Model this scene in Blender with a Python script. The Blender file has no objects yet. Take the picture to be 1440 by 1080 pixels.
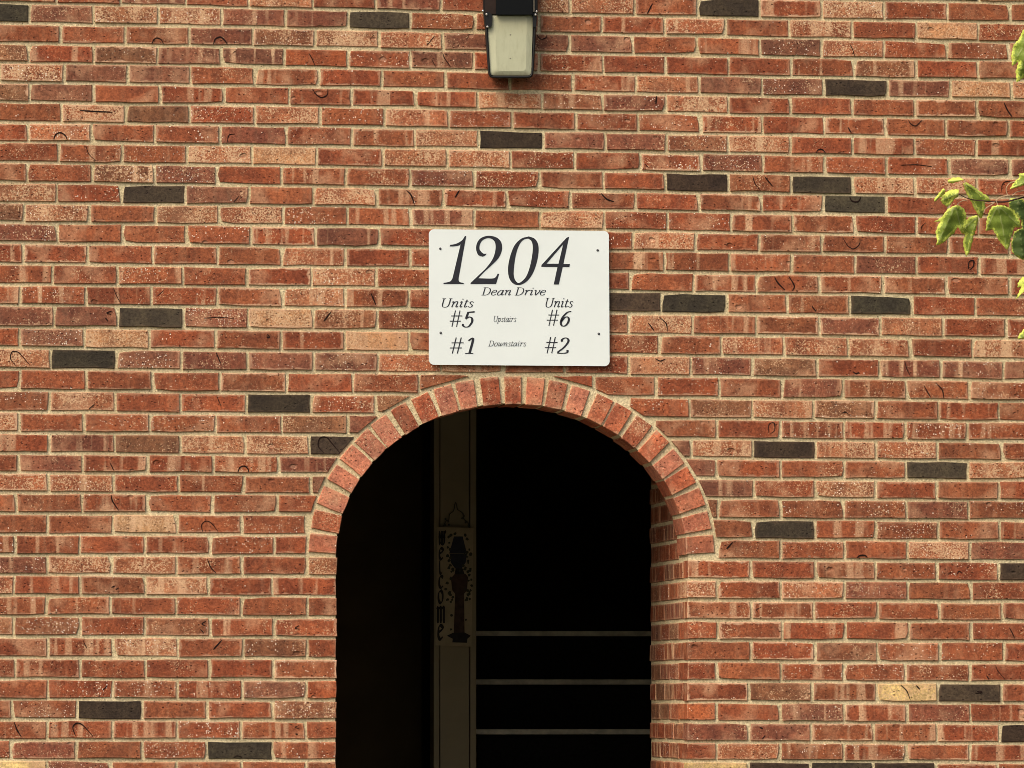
import bpy, bmesh, math, random
from mathutils import Vector, Matrix, geometry
R = math.radians
rnd = random.Random(1204)
scene = bpy.context.scene
COL = scene.collection

# ------------------------------------------------------------------ camera
W0 = Vector((0, 0, 2.63))                 # wall point in the middle of the view
CAM = Vector((-2.262, -18.352, 1.60))
cam = bpy.data.cameras.new('camera')
cam.lens = 200.0 * (18.52 / 18.35)
cam.sensor_width = 36.0
cam.clip_end = 600
cam_o = bpy.data.objects.new('camera', cam)
COL.objects.link(cam_o)
cam_o.location = CAM
cam_o.rotation_euler = (W0 - CAM).to_track_quat('-Z', 'Y').to_euler()
scene.camera = cam_o
scene.render.resolution_x, scene.render.resolution_y = 1024, 768

# ------------------------------------------------------------------ light
SUN_FROM = Vector((-0.72, -0.72, 1.15)).normalized()
world = bpy.data.worlds.new('World')
scene.world = world
world.use_nodes = True
wn = world.node_tree
bg = wn.nodes['Background']
sky = wn.nodes.new('ShaderNodeTexSky')
sky.sky_type = 'NISHITA'
sky.sun_disc = False
sky.sun_elevation = math.asin(SUN_FROM.z)
sky.sun_rotation = math.atan2(SUN_FROM.x, SUN_FROM.y)
sky.air_density = 1.0
sky.dust_density = 6.0
sky.ozone_density = 0.4
wn.links.new(sky.outputs[0], bg.inputs['Color'])
bg.inputs['Strength'].default_value = 0.11
sun = bpy.data.lights.new('sun', 'SUN')
sun.energy = 1.25
sun.angle = R(34)
sun.color = (1.0, 0.95, 0.83)
sun_o = bpy.data.objects.new('sun', sun)
COL.objects.link(sun_o)
sun_o.rotation_euler = (-SUN_FROM).to_track_quat('-Z', 'Y').to_euler()
sun_o.location = (-4, -8, 12)
vs = scene.view_settings
vs.view_transform = 'Standard'
vs.look = 'None'
vs.exposure = 0.57
vs.gamma = 1.0
scene.cycles.max_bounces = 6
scene.cycles.use_denoising = True
scene.cycles.filter_width = 0.9

# ------------------------------------------------------------------ helpers
CQ = cam_o.rotation_euler.to_matrix()
FPX = cam.lens / 36.0 * 1440.0


def at(px, py, Y=0.0):
    """point of the plane y = Y that was measured at pixel (px, py) of the 1440 px photograph"""
    d = CQ @ Vector(((px - 720) / FPX, (540 - py) / FPX, -1.0))
    t = (Y - CAM.y) / d.y
    return CAM + d * t


def lin(c):
    return tuple(((v / 255) / 12.92 if v / 255 <= 0.04045 else ((v / 255 + 0.055) / 1.055) ** 2.4) for v in c)


def tag(o, label=None, cat=None, group=None, kind=None):
    if label: o['label'] = label
    if cat: o['category'] = cat
    if group: o['group'] = group
    if kind: o['kind'] = kind
    return o


def empty(name, loc):
    o = bpy.data.objects.new(name, None)
    o.empty_display_size = 0.1
    COL.objects.link(o)
    o.location = loc
    return o


def mesh_obj(name, verts, faces, mat, parent=None, smooth=False, origin=None):
    """verts in world space; the object's origin is set to their middle (or to origin)"""
    if origin is None:
        n = len(verts)
        origin = Vector((sum(v[0] for v in verts) / n, sum(v[1] for v in verts) / n, sum(v[2] for v in verts) / n))
    origin = Vector(origin)
    me = bpy.data.meshes.new(name)
    me.from_pydata([tuple(Vector(v) - origin) for v in verts], [], faces)
    me.update()
    if mat: me.materials.append(mat)
    if smooth:
        me.polygons.foreach_set('use_smooth', [True] * len(me.polygons))
    o = bpy.data.objects.new(name, me)
    COL.objects.link(o)
    if parent:
        o.parent = parent
        pl = parent.get('_w', None)
        o.location = origin - wloc(parent)
    else:
        o.location = origin
    return o


def wloc(o):
    v = Vector((0, 0, 0))
    while o is not None:
        v += o.location
        o = o.parent
    return v


def box_vf(x0, x1, y0, y1, z0, z1):
    v = [(x0, y0, z0), (x1, y0, z0), (x1, y1, z0), (x0, y1, z0), (x0, y0, z1), (x1, y0, z1), (x1, y1, z1), (x0, y1, z1)]
    f = [(0, 3, 2, 1), (4, 5, 6, 7), (0, 1, 5, 4), (1, 2, 6, 5), (2, 3, 7, 6), (3, 0, 4, 7)]
    return v, f


def box(name, x0, x1, y0, y1, z0, z1, mat, parent=None, bevel=0.0):
    v, f = box_vf(x0, x1, y0, y1, z0, z1)
    o = mesh_obj(name, v, f, mat, parent)
    if bevel:
        bm = bmesh.new(); bm.from_mesh(o.data)
        bmesh.ops.bevel(bm, geom=list(bm.edges), offset=bevel, segments=2, affect='EDGES', profile=0.6)
        bm.to_mesh(o.data); bm.free()
    return o


class Mat:
    """small helper for node materials"""
    def __init__(s, name, rough=0.8):
        s.m = bpy.data.materials.new(name)
        s.m.use_nodes = True
        s.nt = s.m.node_tree
        s.b = s.nt.nodes['Principled BSDF']
        s.b.inputs['Roughness'].default_value = rough

    def n(s, typ, **kw):
        nd = s.nt.nodes.new(typ)
        for k, v in kw.items():
            setattr(nd, k, v)
        return nd

    def put(s, sock, v):
        if isinstance(v, bpy.types.NodeSocket):
            s.nt.links.new(v, sock)
        else:
            if isinstance(v, (tuple, list)) and len(v) == 3 and sock.type == 'RGBA':
                v = tuple(v) + (1,)
            sock.default_value = v

    def math(s, op, a, b=None, c=None, clamp=False):
        nd = s.n('ShaderNodeMath', operation=op, use_clamp=clamp)
        s.put(nd.inputs[0], a)
        if b is not None: s.put(nd.inputs[1], b)
        if c is not None: s.put(nd.inputs[2], c)
        return nd.outputs[0]

    def vmath(s, op, a, b):
        nd = s.n('ShaderNodeVectorMath', operation=op)
        s.put(nd.inputs[0], a); s.put(nd.inputs[1], b)
        return nd.outputs[0]

    def noise(s, vec, scale, detail=3, rough=0.55, out='Fac'):
        nd = s.n('ShaderNodeTexNoise')
        s.put(nd.inputs['Vector'], vec)
        nd.inputs['Scale'].default_value = scale
        nd.inputs['Detail'].default_value = detail
        nd.inputs['Roughness'].default_value = rough
        return nd.outputs[out]

    def voro(s, vec, scale, rand=1.0):
        nd = s.n('ShaderNodeTexVoronoi')
        s.put(nd.inputs['Vector'], vec)
        nd.inputs['Scale'].default_value = scale
        nd.inputs['Randomness'].default_value = rand
        return nd.outputs['Distance'], nd.outputs['Color']

    def step(s, v, lo, hi, a=0.0, b=1.0):
        nd = s.n('ShaderNodeMapRange', interpolation_type='SMOOTHSTEP', clamp=True)
        s.put(nd.inputs['Value'], v)
        s.put(nd.inputs['From Min'], lo); s.put(nd.inputs['From Max'], hi)
        s.put(nd.inputs['To Min'], a); s.put(nd.inputs['To Max'], b)
        return nd.outputs[0]

    def mix(s, fac, a, b, blend='MIX'):
        nd = s.n('ShaderNodeMix', data_type='RGBA', blend_type=blend)
        s.put(nd.inputs[0], fac); s.put(nd.inputs[6], a); s.put(nd.inputs[7], b)
        return nd.outputs[2]

    def attr(s, name):
        return s.n('ShaderNodeAttribute', attribute_name=name)

    def sep(s, c):
        nd = s.n('ShaderNodeSeparateXYZ')
        s.put(nd.inputs[0], c)
        return nd.outputs

    def pos(s):
        return s.n('ShaderNodeNewGeometry').outputs['Position']

    def color(s, c):
        s.put(s.b.inputs['Base Color'], c)

    def bump(s, h, dist, strength=1.0):
        nd = s.n('ShaderNodeBump')
        s.put(nd.inputs['Height'], h)
        nd.inputs['Distance'].default_value = dist
        nd.inputs['Strength'].default_value = strength
        s.put(s.b.inputs['Normal'], nd.outputs[0])


# ------------------------------------------------------------------ materials
def make_brick_mat():
    M = Mat('brick_clay', 0.82)
    M.b.inputs['Specular IOR Level'].default_value = 0.25
    cat_ = M.attr('bcol')
    col, sand = cat_.outputs['Color'], cat_.outputs['Alpha']
    par = M.attr('bpar')
    pr, pg, pb = M.sep(par.outputs['Color'])
    pa = par.outputs['Alpha']
    uv = M.attr('buv').outputs['Vector']
    u, v, w = M.sep(uv)
    p = M.pos()
    cmb = M.n('ShaderNodeCombineXYZ')
    M.put(cmb.inputs[0], M.math('MULTIPLY', pb, 53.0))
    M.put(cmb.inputs[1], M.math('MULTIPLY', pb, 31.0))
    M.put(cmb.inputs[2], M.math('MULTIPLY', pb, 97.0))
    q = M.vmath('ADD', p, cmb.outputs[0])
    # broad mottling of the burnt clay
    n1 = M.noise(q, 16, 3)
    c = M.mix(M.step(n1, 0.3, 0.72), M.mix(1.0, col, (0.72, 0.70, 0.74), 'MULTIPLY'), M.mix(1.0, col, (1.18, 1.16, 1.10), 'MULTIPLY'))
    n2 = M.noise(q, 110, 5, 0.75)
    c = M.mix(1.0, c, M.mix(M.step(n2, 0.28, 0.74), (0.56, 0.52, 0.50), (1.40, 1.42, 1.42)), 'MULTIPLY')
    # pale upright flash bands, narrow across the brick and long in height
    qs = M.vmath('MULTIPLY', q, (1.0, 0.9, 0.06))
    wob = M.noise(q, 28, 2)
    cw = M.n('ShaderNodeCombineXYZ')
    M.put(cw.inputs[0], M.math('MULTIPLY', wob, 0.006))
    qs2 = M.vmath('ADD', qs, cw.outputs[0])
    bnd = M.noise(qs2, 33, 1.6, 0.45)
    bf = M.step(bnd, 0.545, 0.67)
    grain = M.noise(q, 210, 3, 0.7)
    bf = M.math('MULTIPLY', bf, M.math('MULTIPLY', pg, M.step(grain, 0.30, 0.62, 0.35, 1.0)), clamp=True)
    c = M.mix(bf, c, M.mix(M.noise(q, 40, 2), (0.54, 0.275, 0.145), (0.84, 0.56, 0.33)))
    # broad soft pale bloom on parts of some faces
    bl = M.step(M.noise(q, 8.5, 2.5, 0.6), 0.53, 0.74)
    c = M.mix(M.math('MULTIPLY', bl, M.math('MULTIPLY', M.step(sand, -0.3, 0.05), M.step(n2, 0.25, 0.7, 0.25, 0.75))), c, (0.60, 0.325, 0.18))
    # sandy pale grain, dense on the pale bricks
    patch = M.noise(q, 13, 2)
    gv = M.math('ADD', M.noise(q, 170, 3, 0.75), M.math('MULTIPLY', M.math('SUBTRACT', patch, 0.5), 0.42))
    lo = M.math('SUBTRACT', 0.66, M.math('MULTIPLY', sand, 0.30))
    g2 = M.step(gv, lo, M.math('ADD', lo, 0.10))
    g2 = M.math('MULTIPLY', g2, M.step(sand, -0.3, 0.1))
    c = M.mix(M.math('MULTIPLY', g2, 0.78), c, M.mix(M.noise(q, 60, 2), (0.64, 0.375, 0.205), (0.82, 0.565, 0.335)))
    # worn pale arrises
    ud = M.math('MULTIPLY', M.math('SUBTRACT', 0.5, M.math('ABSOLUTE', M.math('SUBTRACT', u, 0.5))), 0.194)
    vd = M.math('MULTIPLY', M.math('SUBTRACT', 0.5, M.math('ABSOLUTE', M.math('SUBTRACT', v, 0.5))), 0.057)
    ed = M.math('MINIMUM', ud, M.math('MULTIPLY', vd, 1.25))
    ed = M.math('ADD', ed, M.math('MULTIPLY', M.math('SUBTRACT', M.noise(q, 34, 4, 0.7), 0.5), 0.034))
    ef = M.math('MULTIPLY', M.step(ed, 0.0005, 0.0085, 1.0, 0.0), M.math('MULTIPLY', pa, M.step(w, 0.01, 0.05, 1.0, 0.0)), clamp=True)
    c = M.mix(ef, c, (0.64, 0.38, 0.23))
    # dark pits
    d1, dc = M.voro(M.vmath('MULTIPLY', q, (0.8, 0.8, 1.15)), 84)
    ra, rb, rc = M.sep(dc)
    pit = M.math('MULTIPLY', M.step(d1, 0.13, 0.26, 1.0, 0.0), M.step(ra, 0.50, 0.75))
    c = M.mix(M.math('MULTIPLY', pit, 0.82), c, M.mix(1.0, col, (0.22, 0.14, 0.11), 'MULTIPLY'))
    # white flecks, small and large
    mask = M.step(M.noise(q, 14, 2), 0.38, 0.60, 0.12, 1.0)
    thr = M.math('SUBTRACT', 1.0, M.math('MULTIPLY', pr, mask))
    for scl, r0, r1 in ((160, 0.14, 0.22), (90, 0.05, 0.16)):
        d2, dd = M.voro(q, scl)
        sa, sb, sc = M.sep(dd)
        rad = M.math('ADD', M.math('MULTIPLY', sb, r1), r0)
        fl = M.math('MULTIPLY', M.math('LESS_THAN', d2, rad), M.math('GREATER_THAN', sa, thr))
        c = M.mix(M.math('MULTIPLY', fl, 0.92), c, (0.86, 0.72, 0.58))
    # thumb dents and gouges on some bricks
    d3, d3c = M.voro(M.vmath('MULTIPLY', q, (1.0, 1.0, 1.5)), 11)
    ta, tb, tc = M.sep(d3c)
    dn = M.math('ADD', d3, M.math('MULTIPLY', M.math('SUBTRACT', wob, 0.5), 0.25))
    dent = M.math('MULTIPLY', M.step(dn, 0.06, 0.14, 1.0, 0.0), M.step(ta, 0.70, 0.74))
    c = M.mix(M.math('MULTIPLY', dent, 0.45), c, M.mix(M.step(tb, 0.45, 0.55), M.mix(1.0, col, (0.45, 0.40, 0.38), 'MULTIPLY'), (0.55, 0.29, 0.18)))
    M.color(c)
    h = M.math('ADD', M.math('MULTIPLY', n2, 1.1), M.math('MULTIPLY', n1, 1.2))
    h = M.math('SUBTRACT', h, M.math('MULTIPLY', pit, 0.9))
    h = M.math('SUBTRACT', h, M.math('MULTIPLY', dent, 1.6))
    M.bump(h, 0.0030, 0.8)
    return M.m


def make_mortar_mat():
    M = Mat('mortar', 0.95)
    M.b.inputs['Specular IOR Level'].default_value = 0.1
    p = M.pos()
    n1 = M.noise(p, 5, 4, 0.6)
    n2 = M.noise(p, 140, 4, 0.7)
    c = M.mix(M.step(n1, 0.3, 0.7), (0.70, 0.575, 0.345), (0.84, 0.71, 0.45))
    c = M.mix(M.step(n2, 0.25, 0.75), M.mix(1.0, c, (0.58, 0.56, 0.52), 'MULTIPLY'), M.mix(1.0, c, (1.18, 1.18, 1.16), 'MULTIPLY'))
    d, dc = M.voro(p, 95)
    a, b_, c_ = M.sep(dc)
    hole = M.math('MULTIPLY', M.step(d, 0.08, 0.2, 1, 0), M.step(a, 0.82, 0.86))
    c = M.mix(M.math('MULTIPLY', hole, 0.75), c, (0.10, 0.075, 0.045))
    M.color(c)
    M.bump(M.math('SUBTRACT', M.math('ADD', n2, M.math('MULTIPLY', M.noise(p, 45, 3), 1.4)), hole), 0.004, 0.8)
    return M.m


def plain(name, col, rough=0.6, spec=0.4, var=0.12, scale=30, metal=0.0, bump=0.0):
    M = Mat(name, rough)
    M.b.inputs['Specular IOR Level'].default_value = spec
    M.b.inputs['Metallic'].default_value = metal
    p = M.pos()
    n = M.noise(p, scale, 4, 0.6)
    M.color(M.mix(M.step(n, 0.25, 0.75), tuple(x * (1 - var) for x in col), tuple(min(1, x * (1 + var)) for x in col)))
    if bump:
        M.bump(M.noise(p, scale * 4, 3), bump)
    return M.m


MT = {}
MT['brick'] = make_brick_mat()
MT['mortar'] = make_mortar_mat()
MT['groove'] = plain('dark_groove', (0.020, 0.010, 0.008), 0.95, 0.1, 0.3, 200)  # dark brown of the strips lying on the brick faces
MT['sign'] = plain('white_enamel', (0.80, 0.85, 0.82), 0.35, 0.4, 0.02, 6)
MT['ink'] = plain('dark_ink', (0.024, 0.025, 0.032), 0.5, 0.25, 0.15, 60)
MT['screw'] = plain('dull_screw', (0.055, 0.055, 0.06), 0.5, 0.5, 0.2, 300)

# ------------------------------------------------------------------ measured courses
# mortar bed lines (below course k) at x = 0, 480, 960, 1440
BL = [3.5, 32, 60.3, 87.3, 115.3, 143.3, 171.3, 199, 227.7, 256, 285, 312.7, 341.3, 371, 400, 428.3, 459.7, 489, 518.7, 548.7, 579, 608.3, 636.7, 664.7, 692.7, 722, 751.3, 780, 807.7, 837, 865.7, 895, 924.7, 954, 983.3, 1012.3, 1040.7, 1069]
BM = [13.5, 40.5, 67.5, 95.3, 123, 149.5, 177.5, 206, 234, 262, 290, 318, 347, 375.3, 403.7, 433.3, 464, 494, 523.3, 553.3, 582.7, 611.3, 641, 667.3, 695.3, 722.5, 752, 781, 810.3, 838.7, 868, 896.7, 926.3, 956, 984, 1012.7, 1040.7, 1069.3]
BR_ = [23.4, 50.3, 77.7, 106, 133, 159.7, 187.3, 214.5, 242.3, 270, 297, 325.5, 353.5, 383, 411, 441, 470.7, 500, 529, 559, 588.3, 616.7, 644, 672.3, 700, 729.5, 757.7, 786.7, 815, 843.3, 872, 900.3, 929.7, 957.7, 986.7, 1015, 1042.7, 1070]
BE = [32, 59.3, 85.7, 113.3, 140.3, 167.7, 195.3, 222.3, 250.3, 277.7, 305, 333.3, 360.7, 388.5, 417.3, 446.7, 476.3, 506, 535, 564.3, 593, 621, 648.7, 675.9, 704, 732, 760.7, 789, 817.3, 845.7, 874, 902.3, 932, 959.7, 988.7, 1016.7, 1045.3, 1072.3]


def bed(k, x):
    def g(arr):
        if k < 0: return arr[0] + 28.0 * k
        if k > 37: return arr[37] + 28.8 * (k - 37)
        return arr[k]
    xs = (0, 480, 960, 1440)
    ys = (g(BL), g(BM), g(BR_), g(BE))
    i = 0 if x < 480 else (1 if x < 960 else 2)
    t = (x - xs[i]) / 480.0
    return ys[i] + (ys[i + 1] - ys[i]) * t


# per course: head joints in each third of the photograph (x*3 offsets) and one code per brick.
# codes: R red O orange P purplish L pale Y cream D charcoal K brown; b bands s flecks e pale edges
ROW = {
 -1: ([120, 395, 665, 935, 1205], 'R R Rb P R R', [35, 300, 570, 840, 1105, 1370], 'R Rb R R R R', [200, 460, 722, 983, 1250], 'R Rb R D L'),
 0: ([240, 510, 785, 1050, 1320], 'Rb R Pb R L R', [148, 420, 693, 965, 1238], 'Pb R L L R', [65, 325, 588, 852, 1118, 1382], 'D Rbe Ls Rs R R'),
 1: ([125, 395, 670, 937, 1207], 'D P Lbs Lbs Pb Pb', [30, 292, 565, 835, 1100, 1365], 'D Rs R R Rb Lbe', [183, 450, 717, 985, 1247], 'R Lb R Y R'),
 2: ([257, 527, 800, 1067, 1330], 'R R R P Kes Lb', [160, 430, 695, 965, 1232], 'L P P P Rb', [62, 325, 588, 850, 1115, 1377], 'Rb Ps Ls Rs Rbs R'),
 3: ([120, 395, 665, 935, 1200], 'Kb Rb Kse Pb Pbb O', [28, 292, 560, 835, 1105, 1367], 'Rs Pb O Rb R R', [195, 460, 725, 987, 1247], 'R Rbb Kb R R'),
 4: ([0, 270, 540, 803, 1075, 1345], 'R Lse P P R Rb R', [173, 443, 713, 977, 1245], 'R R R Rb Lb', [70, 335, 597, 865, 1130, 1390], 'P Ps D Pb Y L'),
 5: ([125, 395, 675, 948, 1222], 'Ke Pb R Rb R Rb', [45, 313, 577, 847, 1105, 1370], 'Rb Rb Lb Rbs Ps Lb', [193, 455, 717, 980, 1243], 'R R R Re R'),
 6: ([258, 530, 800, 1075, 1350], 'R Le K Rs L Rs', [182, 453, 722, 992, 1253], 'Lb Rss R Rs Rs', [77, 337, 598, 855, 1112, 1377], 'Rbe R Rbbe R R R'),
 7: ([120, 387, 653, 930, 1210], 'R Lse R Rs P Rs', [45, 313, 580, 853, 1115, 1373], 'Rbb L D P P Ks', [193, 455, 717, 980, 1240], 'Lb R Rb Rs Rb'),
 8: ([248, 518, 790, 1065, 1337], 'R Rbs Rbbs Lbs Y R', [175, 448, 715, 987, 1262], 'L Les Rs R Rse', [80, 338, 600, 862, 1123, 1383], 'Pss Rb Rss Rs P P'),
 9: ([115, 390, 653, 915, 1188], 'R R Kbbss Pss R Rb', [20, 290, 562, 837, 1107, 1368], 'R Pss Rss R R D', [193, 457, 718, 982, 1242], 'R D Lb Lb R'),
 10: ([240, 512, 783, 1050, 1322], 'L Rs D P R L', [152, 430, 700, 968, 1242], 'Rb Rbe Rs R R', [70, 333, 595, 860, 1122], 'Rbe Rb D R R'),
 11: ([103, 377, 655, 925, 1197], 'Ks Ls R L L Rs', [25, 293, 562, 840, 1110, 1378], 'Rb Pbe R L Rs Rs', [205, 465, 728, 987, 1250], 'Rbb Re R Rb R'),
 12: ([243, 518, 787, 1060, 1332], 'Pss R R Rs Rbe Pb', [160, 430, 1232], 'R R Lb', [55, 322, 587, 855, 1122, 1380], 'R Rb R R R R'),
 13: ([97, 370, 647, 918, 1190], 'Rb Re R R R Lbb', [17, 291, 1105, 1365], 'R R Rbb Rb', [197, 462, 728, 988, 1252], 'Rb R Pb R Rb'),
 14: ([223, 497, 770, 1042, 1315], 'Rb R Rbs R Rbbe Ls', [148, 417, 1222], 'Rs R R', [47, 313, 578, 845, 1113, 1380], 'Rbb R Rbbe Rbe R R'),
 15: ([85, 362, 640, 917, 1195], 'Rb Rbbs Rb Rb Re Lbs', [18, 287, 1085, 1350], 'Rb R D D', [187, 443, 705, 968, 1235], 'R Rb D R R'),
 16: ([228, 497, 775, 1047, 1323], 'P P D Pss Ybe Lb', [152, 425, 1215], 'Rs R L', [43, 310, 577, 837, 1100, 1365], 'Rb Re Pse Lb R Rs'),
 17: ([83, 357, 630, 910, 1188], 'R Pss Y R R Rbs', [18, 287, 1080, 1342], 'Yb R R R', [163, 428, 697, 962, 1225], 'Lb L Lb Rs Lbb'),
 18: ([215, 490, 767, 1047, 1325], 'L D Pss P Ps Ps', [157, 422, 685, 943, 1212], 'Ls Lb R R L', [35, 295, 567, 830, 1090, 1353], 'Pbs K Rs Pbbs Pbbs P'),
}
# courses broken by the archway: left part, its end px, right start px, right part
SPLIT = {
 19: ([83, 365, 645, 928, 1210, 1490, 1768], 'R R R R Re R R R', 672, 773, [-375, -112, 155, 422, 678, 945, 1210], 'R R Rs R Pb Rb R Rs'),
 20: ([208, 485, 762, 1040, 1312, 1585], 'Rs Lb R R D Rs K', 600, 853, [-227, 30, 295, 553, 815, 1080, 1335], 'P Rs K Lb Kse R Rb R'),
 21: ([80, 355, 632, 910, 1190, 1470], 'Le R Rs Rs R K P', 545, 895, [-122, 147, 415, 683, 942, 1200], 'D R R Rbs Rb Rbss Rbs'),
 22: ([208, 485, 762, 1035, 1305], 'Rb Pb K Lb L D', 520, 925, [37, 298, 562, 817, 1075, 1348], 'P Lb D Lb Ls R Rb'),
 23: ([78, 350, 625, 900, 1175], 'Rb P Rb Rbs Rb Pb', 500, 935, [143, 415, 682, 942, 1205], 'P R R Rb D Lb'),
 24: ([205, 480, 755, 1030, 1313], 'Le Lbs R Rbb R P', 480, 965, [300, 560, 815, 1075, 1337], 'Pb R Ls R R R'),
 25: ([68, 347, 622, 897, 1172], 'R R Rb R R R', 470, 975, [150, 415, 680, 945, 1207], 'K R Rss Rss P Rs'),
 26: ([200, 475, 748, 1022, 1290], 'R R Ybb R Rs R', 450, 990, [300, 560, 817, 1078, 1338], 'R D Rbs Rss R Rb'),
 27: ([65, 338, 612, 887, 1158], 'Rbs Rb R Rb Rs R', 436, 1010, [415, 685, 948, 1215], 'R Rs R Ls P'),
 28: ([200, 472, 745, 1022, 1297], 'Psb Le Lbb Rb R Lbb', 474, 967, [287, 560, 815, 1075, 1335], 'Rbbe R Rb Rs Rss D'),
 29: ([58, 340, 612, 880, 1150], 'L Rb Rb Lbbe R Rb', 473.5, 967, [145, 415, 683, 950, 1220], 'Lse Re Lse Ps R R'),
 30: ([197, 468, 743, 1022, 1298], 'Rb Rb Rb R R R', 473.5, 967, [290, 555, 822, 1085, 1348], 'Rbe Rbbe R R R R'),
 31: ([60, 340, 612, 887, 1155], 'L Rss Rss K Rbb R', 474, 967, [150, 422, 688, 955, 1218], 'R Re Rb Rb R R'),
 32: ([202, 478, 752, 1027, 1298], 'R Rb Lbbss R Ks R', 473, 967, [290, 560, 822, 1088, 1355], 'R Rse K Rs Rs R'),
 33: ([65, 340, 615, 885, 1155], 'R Rb R R R Rse', 473.5, 967, [145, 415, 680, 942, 1212], 'R R Rbs Rss Rs R'),
 34: ([203, 477, 750, 1022, 1292], 'R Rss Rbss Rssb Ps O', 473, 967, [280, 548, 820, 1078, 1347], 'Re K Rb C D Rb'),
 35: ([52, 325, 600, 875, 1152], 'R Rs D R R Kss', 473, 967, [145, 415, 683, 948, 1215], 'O R Pbb Rbb P Rb'),
 36: ([200, 475, 747, 1017, 1290], 'Rb Rb Rb Rss Rb R', 473, 967, [280, 543, 810, 1073, 1338], 'P P Rbe Rb Rbb D'),
 37: ([47, 322, 600, 873, 1150], 'R P R Rss D Rbs', 472.5, 967, [145, 412, 680, 945, 1215], 'R L Rbs Rbs Re Rb'),
 38: ([200, 470, 745, 1020, 1290], 'C Ps R R R R', 472.5, 967, [277, 540, 805, 1070, 1330], 'C D D D R R'),
}
BASE = {'R': (152, 84, 54), 'O': (166, 88, 53), 'P': (138, 84, 62), 'L': (168, 104, 71), 'Y': (190, 140, 98), 'C': (218, 188, 126),
        'D': (70, 59, 46), 'K': (140, 90, 62)}
SAND = {'R': 0.09, 'O': 0.05, 'P': 0.13, 'L': 0.48, 'Y': 0.60, 'C': 0.3, 'D': -0.5, 'K': 0.26}
SPARE = ['R'] * 9 + ['Rb', 'Rb', 'Rb', 'Rs', 'Rss', 'P', 'Pb', 'K', 'L', 'Lb', 'Re', 'D']


def style(code):
    b = BASE[code[0]]
    k = rnd.uniform(0.92, 1.07) if code[0] != 'D' else rnd.uniform(0.86, 1.2)
    h = rnd.uniform(-5, 5)
    c = lin((min(255, b[0] * k), min(255, max(0, b[1] * k + h)), min(255, max(0, b[2] * k + h * 0.8))))
    s = min(1.0, 0.025 + 0.24 * code.count('s')) if code[0] not in 'DYC' else 0.0
    g = [0.10, 0.66, 1.0][min(2, code.count('b'))] if code[0] != 'D' else 0.0
    e = 0.9 if 'e' in code else rnd.choice([0.15, 0.3, 0.5])
    if code[0] == 'D': e = rnd.choice([0, 0.05])
    if code[0] in 'LYC': e = max(e, 0.4)
    sd = SAND[code[0]] + rnd.uniform(-0.08, 0.14) + 0.05 * code.count('s')
    return c + (sd,), (s, g, rnd.random(), e)


class Bricks:
    """collects bricks; each one = dict(v, f, col, par, uv)"""
    @staticmethod
    def build(name, items, mat, parent):
        verts, faces, col, par, uv = [], [], [], [], []
        for it in items:
            o = len(verts)
            verts += it['v']
            faces += [tuple(i + o for i in f) for f in it['f']]
            for _ in it['v']:
                col += list(it['col'])
                par += list(it['par'])
            m_ = len(it['uv']) // 3
            for i_, a in enumerate(it['uv']):
                uv += [a[0], a[1], 1.0 if i_ >= 2 * m_ else 0.0]
        ob = mesh_obj(name, verts, faces, mat, parent)
        me = ob.data
        a = me.attributes.new('bcol', 'FLOAT_COLOR', 'POINT'); a.data.foreach_set('color', col)
        a = me.attributes.new('bpar', 'FLOAT_COLOR', 'POINT'); a.data.foreach_set('color', par)
        a = me.attributes.new('buv', 'FLOAT_VECTOR', 'POINT'); a.data.foreach_set('vector', uv)
        return ob


def prism(poly, frame, yf, depth, bevel, col, par):
    """poly: (a, b) outline, counter-clockwise seen from outside; frame(a, b, d) -> world point at depth d"""
    n = len(poly)
    ca = sum(p[0] for p in poly) / n
    cb = sum(p[1] for p in poly) / n
    a0, a1 = min(p[0] for p in poly), max(p[0] for p in poly)
    b0, b1 = min(p[1] for p in poly), max(p[1] for p in poly)
    tilt_a, tilt_b = rnd.uniform(-1, 1) * 0.0009, rnd.uniform(-1, 1) * 0.0009
    v, uv = [], []
    for ring in range(3):
        for (a, b) in poly:
            t = tilt_a * (a - ca) / max(1e-4, a1 - a0) * 2 + tilt_b * (b - cb) / max(1e-4, b1 - b0) * 2
            if ring == 0:
                da, db = a - ca, b - cb
                sa = max(0.3, 1 - bevel / max(1e-4, (a1 - a0) / 2)); sb = max(0.3, 1 - bevel / max(1e-4, (b1 - b0) / 2))
                v.append(tuple(frame(ca + da * sa, cb + db * sb, yf + t)))
            elif ring == 1:
                v.append(tuple(frame(a, b, yf + t + bevel)))
            else:
                v.append(tuple(frame(a, b, depth)))
            uv.append(((a - a0) / max(1e-4, a1 - a0), (b - b0) / max(1e-4, b1 - b0)))
    f = [tuple(range(n))]
    for r_ in (0, 1):
        for i in range(n):
            j = (i + 1) % n
            f.append((r_ * n + i, (r_ + 1) * n + i, (r_ + 1) * n + j, r_ * n + j))
    return dict(v=v, f=f, col=col, par=par, uv=uv)


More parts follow.
